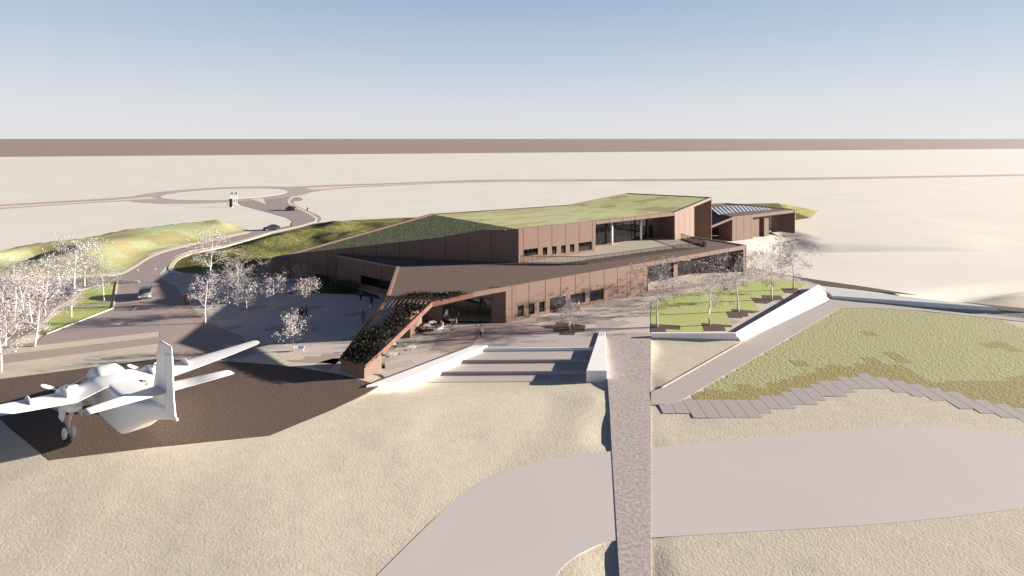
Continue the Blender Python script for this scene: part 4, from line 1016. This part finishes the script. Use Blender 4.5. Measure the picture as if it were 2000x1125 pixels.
def shrub(u, v, rx, ry, rz, label):
    mb = MB(); r = random.Random(int(u)); c = G(u, v, 0)
    for _ in range(2600):
        t = V((r.gauss(0, 1), r.gauss(0, 1), abs(r.gauss(0, 1)))).normalized() * (r.random() ** .3); n_ = 1 + .22 * noise.noise(t * 2.5 + V((u, 0, 0)))
        leaf(mb, c + V((t.x * rx * n_, t.y * ry * n_, t.z * rz * n_)), r.uniform(.06, .13), r)
    tag(mb.build('shrub', M['shrub'], fix=False), label, 'shrub', 'shrubs at the museum wall')
shrub(624, 553, 1.7, 1.3, 1.5, 'round dark green shrub against the shaded museum wall')
shrub(666, 567, 3.0, 1.6, 1.7, 'wide pointed dark green shrub left of the strip window')

# ------------------------------------------------------------------ cars
def car_proto(name, paint, estate):
    t = thing(name, None, None); mb = MB(); L_, W_ = 4.4, .9
    prof = [(-2.2, .32, .62), (-2.1, .26, .86), (-1.6, .22, .98), (-.9, .2, 1.0), (.9, .2, .98), (1.6, .22, .86), (2.05, .26, .72), (2.2, .34, .55)]
    R = []
    for x, zb, zt in prof:
        w_ = W_ * (1 - .12 * (abs(x) / 2.2) ** 4); R.append([V((x, y * w_, z)) for y, z in ((-1, zb + .1), (-.9, zb), (.9, zb), (1, zb + .1), (1, zb + (zt - zb) * .7), (.88, zt), (-.88, zt), (-1, zb + (zt - zb) * .7))])
    mb.loft(R); mb.build('body', paint, t)
    rear = (-1.95, -1.55) if estate else (-1.75, -1.0)
    mb = MB(); gl = [(rear[0], .96, .80, .97), (rear[1], .96, .78, 1.40 if estate else 1.34), (-.4, .97, .74, 1.46), (.35, .97, .74, 1.40), (1.25, .95, .80, .97)]
    rings = [[V((x, y * w_ * k, z)) for y, z, k in ((-1, zb, 1.05), (1, zb, 1.05), (1, zt, .86), (-1, zt, .86))] for x, zb, w_, zt in gl]
    mb.loft(rings, smooth=False); mb.build('window_band', M['carglass'], t)
    mb = MB(); top = [(rear[1] - .1, 1.41 if estate else 1.345), (-.4, 1.475), (.36, 1.415)]
    mb.loft([[V((x, y, z + dz)) for y, dz in ((-.64, -.03), (.64, -.03), (.6, .012), (-.6, .012))] for x, z in top], smooth=False); mb.build('roof', paint, t)
    for sx in (-1.35, 1.38):
        for sy in (-1, 1):
            mb = MB(); mb.loft([[V((sx + r * math.cos(a), sy * .80 + o, .32 + r * math.sin(a))) for a in [2 * math.pi * j / 16 for j in range(16)]] for o, r in ((-.11, .27), (-.09, .32), (.09, .32), (.11, .27))]); wh = mb.build('wheel', M['tyre'], t)
            mb = MB(); mb.loft([[V((sx + r * math.cos(a), sy * (.80 + o), .32 + r * math.sin(a))) for a in [2 * math.pi * j / 12 for j in range(12)]] for o, r in ((.10, .2), (.125, .17))]); mb.build('rim', M['rim'], wh)
    for sy in (-1, 1):
        mb = MB(); mb.ball(V((2.03, sy * .62, .62)), (.14, .17, .08)); mb.build('headlight', M['lamp'], t)
        mb = MB(); mb.ball(V((.85, sy * .98, 1.0)), (.09, .12, .08)); mb.build('wing_mirror', paint, t)
    mb = MB(); mb.box(V((2.16, 0, .42)), (.1, 1.0, .16)); mb.build('grille', M['tyre'], t)
    return t
c = car_proto('parked_car', M['silver'], True); tag(c, 'silver hatchback facing the viewer on the near road', 'car', 'cars on the access road')
c.location = G(283, 580, .034); c.rotation_euler = (0, 0, math.atan2(-.85, .53))
c = car_proto('parked_car', M['charcoal'], False); tag(c, 'charcoal saloon on the road beside the green hill', 'car', 'cars on the access road')
c.location = G(531, 449, .034); c.rotation_euler = (0, 0, math.radians(28 + 180))
c = car_proto('parked_car', M['bluegrey'], False); tag(c, 'distant blue grey saloon near the roundabout exit', 'car', 'cars on the access road')
c.location = G(570, 410.5, .034); c.rotation_euler = (0, 0, math.radians(-20))
c = car_proto('parked_car', M['charcoal'], True); tag(c, 'dark car mostly hidden behind white trees in the car park', 'car', 'cars in the car park')
c.location = G(121, 578, .034); c.rotation_euler = (0, 0, math.radians(50))

# ------------------------------------------------------------------ people
def skin_mesh(name, verts, edges, rads, sub=1):
    me = bpy.data.meshes.new(name); me.from_pydata(verts, edges, []); o = bpy.data.objects.new(name, me); C.objects.link(o)
    mo = o.modifiers.new('skin', 'SKIN'); mo.use_smooth_shade = True
    for sv, r in zip(me.skin_vertices[0].data, rads): sv.radius = (r, r)
    me.skin_vertices[0].data[0].use_root = True
    if sub: o.modifiers.new('sub', 'SUBSURF').levels = sub
    dg = bpy.context.evaluated_depsgraph_get(); res = bpy.data.meshes.new_from_object(o.evaluated_get(dg))
    bpy.data.objects.remove(o); res.name = name; return res
def joints(pose):
    sit = pose == 'sit'; hz = .50 if sit else .93
    J = {'pel': (0, 0, hz), 'che': (0, .02, hz + .36), 'nec': (0, .02, hz + .56), 'hea': (0, .05, hz + .68), 'top': (0, .03, hz + .79)}
    for s_, n_ in ((-1, 'l'), (1, 'r')):
        J['sho' + n_] = (s_ * .19, .02, hz + .49)
        st_ = (s_ * .14 if pose == 'walk' else 0)
        if pose == 'hold' and s_ == 1: J['elb' + n_] = (s_ * .25, .1, hz + .25); J['wri' + n_] = (s_ * .15, .33, hz + .33)
        elif sit: J['elb' + n_] = (s_ * .24, .08, hz + .2); J['wri' + n_] = (s_ * .16, .32, hz + .18)
        else: J['elb' + n_] = (s_ * .25, .0 - st_ * .5, hz + .2); J['wri' + n_] = (s_ * .26, .08 - st_, hz - .05)
        J['hip' + n_] = (s_ * .09, 0, hz - .05)
        if sit: J['kne' + n_] = (s_ * .12, .44, hz - .02); J['ank' + n_] = (s_ * .12, .44, .09)
        else: J['kne' + n_] = (s_ * .10, .03 + st_ * .9, .5); J['ank' + n_] = (s_ * .10, st_ * 1.4, .09)
        J['toe' + n_] = (J['ank' + n_][0], J['ank' + n_][1] + .17, .045)
    return J
PM = {}
def person_meshes(pose, skirt):
    k = (pose, skirt)
    if k in PM: return PM[k]
    J = joints(pose); R = {'pel': .12, 'che': .13, 'nec': .055, 'hea': .085, 'top': .07}
    for n_ in 'lr': R.update({'sho' + n_: .06, 'elb' + n_: .042, 'wri' + n_: .03, 'hip' + n_: .085, 'kne' + n_: .058, 'ank' + n_: .042, 'toe' + n_: .035})
    keys = list(J); vs = [J[q_] for q_ in keys]; rs = [R[q_] for q_ in keys]; ix = {q_: i for i, q_ in enumerate(keys)}
    ed = [('pel', 'che'), ('che', 'nec'), ('nec', 'hea'), ('hea', 'top')]
    for n_ in 'lr': ed += [('che', 'sho' + n_), ('sho' + n_, 'elb' + n_), ('elb' + n_, 'wri' + n_), ('pel', 'hip' + n_), ('hip' + n_, 'kne' + n_), ('kne' + n_, 'ank' + n_), ('ank' + n_, 'toe' + n_)]
    E_ = [(ix[a], ix[b]) for a, b in ed]
    vs.append((0, .16, J['hea'][2] - .01)); rs.append(.018); E_.append((ix['hea'], len(vs) - 1))
    for n_, s_ in (('l', -1), ('r', 1)):                    # palm, four fingers, thumb
        w_ = V(J['wri' + n_]); dr = (w_ - V(J['elb' + n_])).normalized(); sd = V((0, 1, 0)) if abs(dr.z) > .6 else V((1, 0, 0))
        pm = w_ + dr * .07; vs.append(tuple(pm)); rs.append(.03); pi_ = len(vs) - 1; E_.append((ix['wri' + n_], pi_))
        for k_, ln in zip((-1.5, -.5, .5, 1.5), (.06, .075, .08, .07)):
            vs.append(tuple(pm + sd * .018 * k_ + dr * .035)); rs.append(.010); vs.append(tuple(pm + sd * .02 * k_ + dr * ln + V((-s_ * .012, 0, 0)))); rs.append(.008)
            E_ += [(pi_, len(vs) - 2), (len(vs) - 2, len(vs) - 1)]
        vs.append(tuple(pm + sd * .05 - dr * .01)); rs.append(.01); E_.append((pi_, len(vs) - 1))
    body = skin_mesh('body', vs, E_, rs)
    def sub_(names, edges, grow, extra=None):
        ii = {q_: i for i, q_ in enumerate(names)}; return [J[q_] for q_ in names], [(ii[a], ii[b]) for a, b in edges], [R[q_] + grow for q_ in names]
    v1, e1_, r1_ = sub_(['pel', 'che', 'shol', 'elbl', 'wril', 'shor', 'elbr', 'wrir'], [('pel', 'che'), ('che', 'shol'), ('shol', 'elbl'), ('elbl', 'wril'), ('che', 'shor'), ('shor', 'elbr'), ('elbr', 'wrir')], .018)
    shirt = skin_mesh('jacket', v1, e1_, r1_)
    v1, e1_, r1_ = sub_(['pel', 'hipl', 'knel', 'ankl', 'hipr', 'kner', 'ankr'], [('pel', 'hipl'), ('hipl', 'knel'), ('knel', 'ankl'), ('pel', 'hipr'), ('hipr', 'kner'), ('kner', 'ankr')], .016)
    tro = skin_mesh('trousers', v1, e1_, r1_)
    mb = MB(); h_ = V(J['hea']); mb.ball(h_ + V((0, -.03, .05)), (.095, .10, .095), 12, 8)
    if skirt: mb.ball(h_ + V((0, -.08, -.05)), (.08, .05, .14), 10, 6)
    PM[k] = (body, shirt, tro, mb.mesh('hair')); return PM[k]
def person(u, v, rz, pose, top, leg, label, long_hair=False, z=.01, group=None, at=None, hair=(.03, .02, .015), sc=1.0):
    t = thing('person', label, 'person', at if at is not None else G(u, v, z), rz, group); t.scale = (sc,) * 3
    for me, nm, m in zip(person_meshes(pose, long_hair), ('body', 'jacket', 'trousers', 'hair'), (M['skin'], plain_mat(top), plain_mat(leg), plain_mat(hair))):
        c_ = me.copy(); c_.materials.clear(); c_.materials.append(m); link(nm, c_, t)
        for p in c_.polygons: p.use_smooth = True
    return t
R_ = math.radians
person(931, 662, R_(200), 'hold', (.30, .29, .30), (.30, .12, .09), 'person in grey jacket and rust trousers raising a hand on the cafe terrace')
person(939.5, 661.5, R_(150), 'stand', (.55, .52, .50), (.03, .025, .03), 'person in pale top and black trousers standing close beside the grey jacketed one', True)
person(1130, 608, R_(100), 'walk', (.50, .46, .44), (.09, .06, .05), 'person in light top walking under the museum windows')
person(725.5, 600.5, R_(170), 'stand', (.02, .02, .03), (.02, .02, .03), 'person dressed in black with a white bag in the shaded plaza')
person(705, 587, R_(30), 'walk', (.10, .09, .06), (.02, .02, .02), 'person in olive top by the strip window', True)
person(709, 632, R_(10), 'walk', (.16, .10, .05), (.10, .06, .03), 'person in brown coat walking beside the pergola', True, sc=1.05)
person(587, 624.5, R_(190), 'stand', (.015, .015, .02), (.02, .02, .03), 'person in black, left one of the dark pair on the plaza')
person(590.5, 624, R_(170), 'stand', (.02, .02, .025), (.015, .015, .02), 'person in black, right one of the dark pair on the plaza', True)
person(598.5, 621, R_(90), 'walk', (.16, .17, .20), (.05, .04, .05), 'person in grey jacket walking right of the dark pair')
person(366, 596, R_(20), 'stand', (.16, .07, .04), (.12, .06, .04), 'person in rust brown clothes beside the dense plaza tree', sc=1.15)
person(362.5, 594, R_(60), 'walk', (.05, .03, .03), (.03, .02, .02), 'person in dark clothes just left of the rust brown one')
person(600.5, 413.5, R_(160), 'stand', (.03, .025, .02), (.03, .025, .02), 'distant person in dark clothes on the footway of the bend')
person(569, 445, R_(210), 'walk', (.12, .07, .05), (.06, .04, .03), 'distant person in brown crossing the road below the bend')
person(444.5, 403, R_(120), 'stand', (.16, .10, .06), (.10, .06, .05), 'distant person in brown beside the dark sign pylon')
mb = MB(); p = G(723.5, 600.8, .02)
mb.loft([[p + V((x * w_, y * .1, z)) for x, y in ((-1, -1), (1, -1), (1, 1), (-1, 1))] for z, w_ in ((0.02, .17), (.3, .2), (.42, .16))], smooth=False)
b_ = mb.build('shopping_bag', M['tabletop']); tag(b_, 'white bag carried low by the black dressed person', 'bag')
mb = MB(); mb.tube([p + V((-.1, 0, .4)), p + V((-.05, 0, .6)), p + V((.05, 0, .6)), p + V((.1, 0, .4))], .012, 5); mb.build('strap', M['tabletop'], b_)

# ------------------------------------------------------------------ cafe terrace furniture
def table_proto():
    t = thing('cafe_table', None, None); mb = MB(); mb.disc((0, 0, 0), .52, .54, .72, .735, 24); mb.disc((0, 0, 0), .54, .52, .735, .75, 24); mb.build('tabletop', M['tabletop'], t)
    for k in range(4):
        a = k * math.pi / 2 + .4; mb = MB(); mb.tube([V((.3 * math.cos(a), .3 * math.sin(a), .73)), V((.38 * math.cos(a), .38 * math.sin(a), 0))], .018, 6); mb.build('leg', M['wire'], t)
    return t
def chair_proto():
    t = thing('cafe_chair', None, None); mb = MB(); mb.disc((0, 0, 0), .21, .22, .44, .46, 14); mb.build('seat', M['chairwire'], t)
    mb = MB()
    for k in range(7):
        a = math.pi * (1.15 + .7 * k / 6); x, y = .22 * math.cos(a), .22 * math.sin(a); mb.tube([V((x * .9, y * .9, .46)), V((x * 1.1, y * 1.15, .82))], .009, 4)
    mb.tube([V((.22 * 1.1 * math.cos(a), .22 * 1.15 * math.sin(a), .82)) for a in [math.pi * (1.15 + .7 * k / 6) for k in range(7)]], .013, 5); mb.build('backrest', M['chairwire'], t)
    for sx in (-1, 1):
        for sy in (-1, 1):
            mb = MB(); mb.tube([V((sx * .14, sy * .14, .45)), V((sx * .2, sy * .2, 0))], .011, 5); mb.build('leg', M['chairwire'], t)
    return t
tp = None; cpr = None
tabs = ((768, 703, 'round white cafe table nearest the pergola plinth'), (804.6, 689, 'round white cafe table in the middle of the sunlit row'), (819, 673, 'round white cafe table third from the plinth, in front of the lit wall'),
        (834, 647, 'round white cafe table at the end of the bench'), (875.7, 648, 'round white cafe table standing alone in front of the glazing'), (884, 635, 'round white cafe table under the roof edge beside a seated person'), (845, 640, 'round white cafe table behind the bench, left of the white armchair'))
for k, (u, v, lab) in enumerate(tabs):
    if tp is None: tp = table_proto(); o = tp
    else: o = copy_tree(tp)
    o.location = G(u, v, .01); o.rotation_euler = (0, 0, k * .5); tag(o, lab, 'table', 'round cafe tables')
chs = ((757, 705, 1.2, 'wire cafe chair left of the table nearest the plinth'), (779, 699, 4.2, 'wire cafe chair right of the table nearest the plinth'), (792, 692, 1.4, 'wire cafe chair left of the middle sunlit table'), (789, 684, .5, 'wire cafe chair between the two nearer sunlit tables'),
       (811, 676, 1.7, 'wire cafe chair left of the third table'), (815, 668, .2, 'wire cafe chair behind the third table'), (866, 652, 1.5, 'wire cafe chair left of the table standing alone'), (884, 651, 4.6, 'wire cafe chair right of the table standing alone'), (870, 631, 1.0, 'wire cafe chair in the shade before the glazing'), (891, 637.5, 4.4, 'wire cafe chair carrying the seated person in the shade'), (766, 683, .4, 'wire cafe chair under the sloping pergola beam'))
for k, (u, v, rz, lab) in enumerate(chs):
    if cpr is None: cpr = chair_proto(); o = cpr
    else: o = copy_tree(cpr)
    o.location = G(u, v, .01); o.rotation_euler = (0, 0, rz); tag(o, lab, 'chair', 'wire cafe chairs')
person(0, 0, 1.9, 'sit', (.16, .10, .09), (.05, .04, .05), 'person in dark clothes seated at the shaded cafe table', True, at=G(891, 637.5, .01) + V((0, 0, 0)))
person(0, 0, -1.0, 'sit', (.62, .60, .58), (.05, .05, .06), 'person in white top seated under the pergola beam', at=G(766, 683, .01))
AR = thing('armchair', 'white lounge armchair in front of the cafe glazing', 'armchair', G(857, 644, .01), R_(-60))
mb = MB(); mb.box((0, 0, .3), (.8, .8, .2)); mb.build('seat', M['tabletop'], AR)
mb = MB(); mb.hexa([V((-.4, .3, .2)), V((.4, .3, .2)), V((.4, .45, .2)), V((-.4, .45, .2))], [V((-.4, .42, .95)), V((.4, .42, .95)), V((.4, .55, .95)), V((-.4, .55, .95))]); mb.build('backrest', M['tabletop'], AR)
for sx in (-1, 1):
    mb = MB(); mb.box((sx * .44, 0, .38), (.08, .75, .4)); mb.build('armrest', M['tabletop'], AR)
    for sy in (-1, 1):
        mb = MB(); mb.tube([V((sx * .35, sy * .35, .2)), V((sx * .38, sy * .38, 0))], .02, 5); mb.build('leg', M['wire'], AR)
def bench(a, b, dp, label):
    c_ = (a + b) / 2; dr = b - a; t = thing('bench', label, 'bench', c_, math.atan2(dr.y, dr.x)); L_ = dr.length
    mb = MB()
    for k in range(4): mb.box((0, (k - 1.5) * dp / 4, .44), (L_, dp / 4 - .02, .05))
    mb.build('seat', M['bench'], t)
    for s_ in (-1, 1): mb = MB(); mb.box((s_ * (L_ / 2 - .3), 0, .21), (.1, dp * .9, .41)); mb.build('leg', M['dark'], t)
bench(G(815, 650, .01) + V((.3, 0, 0)), G(837, 631.5, .01) + V((.2, 0, 0)), .9, 'long reddish timber bench along the sunlit cafe wall')
bench(G(747, 722, .0), G(748.5, 717, .0), .5, 'short reddish timber bench at the pergola plinth')
SB = thing('information_board', 'small low information board beside the lone sapling at the shadow edge', 'sign', G(584, 685, .02), R_(8))
mb = MB(); mb.hexa([V((-.6, -.2, .25)), V((.6, -.2, .25)), V((.6, .2, .45)), V((-.6, .2, .45))], [V((-.6, -.22, .30)), V((.6, -.22, .30)), V((.6, .18, .50)), V((-.6, .18, .50))]); mb.build('panel', M['tabletop'], SB)
mb = MB(); mb.hexa([V((-.05, -.2, .302)), V((.56, -.2, .302)), V((.56, .16, .482)), V((-.05, .16, .482))], [V((-.05, -.205, .32)), V((.56, -.205, .32)), V((.56, .155, .50)), V((-.05, .155, .50))]); mb.build('picture', M['bluepanel'], SB)
for s_ in (-.45, .45): mb = MB(); mb.box((s_, 0, .18), (.08, .08, .42)); mb.build('leg', M['white'], SB)

# ------------------------------------------------------------------ entrance sign
PY = thing('sign_pylon', 'dark brown upright sign pylon on sand by the roundabout', 'sign', G(451, 404.5, 0))
mb = MB(); mb.box((0, 0, 1.5), (.95, .35, 3.0)); mb.build('body', M['pylon'], PY)
mb = MB(); mb.box((0, 0, .06), (1.2, .6, .12)); mb.build('base', M['kerb'], PY)
for k, z in enumerate((2.55, 2.2, 1.7)): mb = MB(); mb.box((-.05 + .1 * (k % 2), -.179, z), (.55, .01, .1)); mb.build('lettering', M['beam'], PY)
for u, lab in ((453.5, 'slim white post with square panel, left of two by the roundabout'), (461.5, 'slim white post with square panel, right of two by the roundabout')):
    t = thing('signpost', lab, 'sign', G(u, 399.5, 0), 0, 'white signposts'); zt = 4.7
    mb = MB(); mb.tube([V((-.35, 0, 0)), V((-.35, 0, zt))], .04, 6); mb.build('post', M['white'], t)
    mb = MB(); mb.tube([V((.35, 0, 0)), V((.35, 0, zt))], .04, 6); mb.build('post', M['white'], t)
    mb = MB(); mb.box((0, -.05, zt - .5), (1.1, .06, 1.0)); mb.build('panel', M['skylight'], t)

# ------------------------------------------------------------------ light, sky, camera
EL, AZ = math.radians(11.0), math.atan2(.991, .131)        # sun azimuth clockwise from +Y
S_ = V((math.sin(AZ) * math.cos(EL), math.cos(AZ) * math.cos(EL), math.sin(EL)))
sl_ = bpy.data.lights.new('sun', 'SUN'); sl_.energy = 5.0; sl_.angle = math.radians(.5); sl_.color = (1.0, .90, .78)
so = bpy.data.objects.new('sun', sl_); C.objects.link(so); so.rotation_euler = S_.to_track_quat('Z', 'Y').to_euler(); so.location = (200, 100, 100)
wld = bpy.data.worlds.new('World'); bpy.context.scene.world = wld; wld.use_nodes = True
nt = wld.node_tree; bg = nt.nodes['Background']; sky = nt.nodes.new('ShaderNodeTexSky'); sky.sky_type = 'NISHITA'; sky.sun_disc = False
sky.sun_elevation = EL; sky.sun_rotation = AZ; sky.altitude = 0; sky.air_density = 1.0; sky.dust_density = .3; sky.ozone_density = 2.0
# the Nishita sky graded towards the photograph's cool, pale horizon
tc = nt.nodes.new('ShaderNodeTexCoord'); sx_ = nt.nodes.new('ShaderNodeSeparateXYZ'); nt.links.new(tc.outputs['Generated'], sx_.inputs[0])
rp = nt.nodes.new('ShaderNodeValToRGB'); nt.links.new(sx_.outputs['Z'], rp.inputs['Fac']); els = rp.color_ramp.elements
SKY = [(0.0, (2.95, 2.94, 3.02)), (.07, (2.66, 2.77, 3.0)), (.16, (1.95, 2.33, 2.84)), (.254, (1.42, 1.86, 2.58)), (.37, (.20, .40, .92)), (1.0, (.05, .12, .44))]
els[0].position = 0; els[1].position = 1
for p_, c_ in SKY[1:-1]: els.new(p_)
for e_, (p_, c_) in zip(sorted(els, key=lambda e: e.position), SKY): e_.position = p_; e_.color = (*c_, 1)
hs = nt.nodes.new('ShaderNodeHueSaturation'); hs.inputs['Saturation'].default_value = .35; hs.inputs['Value'].default_value = .8; nt.links.new(sky.outputs[0], hs.inputs['Color'])
mx_ = nt.nodes.new('ShaderNodeMix'); mx_.data_type = 'RGBA'; mx_.inputs['Factor'].default_value = .10
nt.links.new(rp.outputs['Color'], mx_.inputs['A']); nt.links.new(hs.outputs['Color'], mx_.inputs['B'])
nt.links.new(mx_.outputs['Result'], bg.inputs['Color']); bg.inputs['Strength'].default_value = .07
cam = bpy.data.cameras.new('camera'); co = bpy.data.objects.new('camera', cam); C.objects.link(co)
co.location = (0, 0, H); co.rotation_euler = (math.pi / 2, 0, 0); cam.sensor_width = 36; cam.lens = 36 * F / 2000; cam.shift_y = -(562.5 - HV) / 2000
cam.clip_start = .5; cam.clip_end = 200000
sc = bpy.context.scene; sc.camera = co
sc.view_settings.view_transform = 'Standard'; sc.view_settings.look = 'None'; sc.view_settings.exposure = 1.85; sc.view_settings.gamma = 1.0
sc.cycles.max_bounces = 8; sc.cycles.transparent_max_bounces = 12
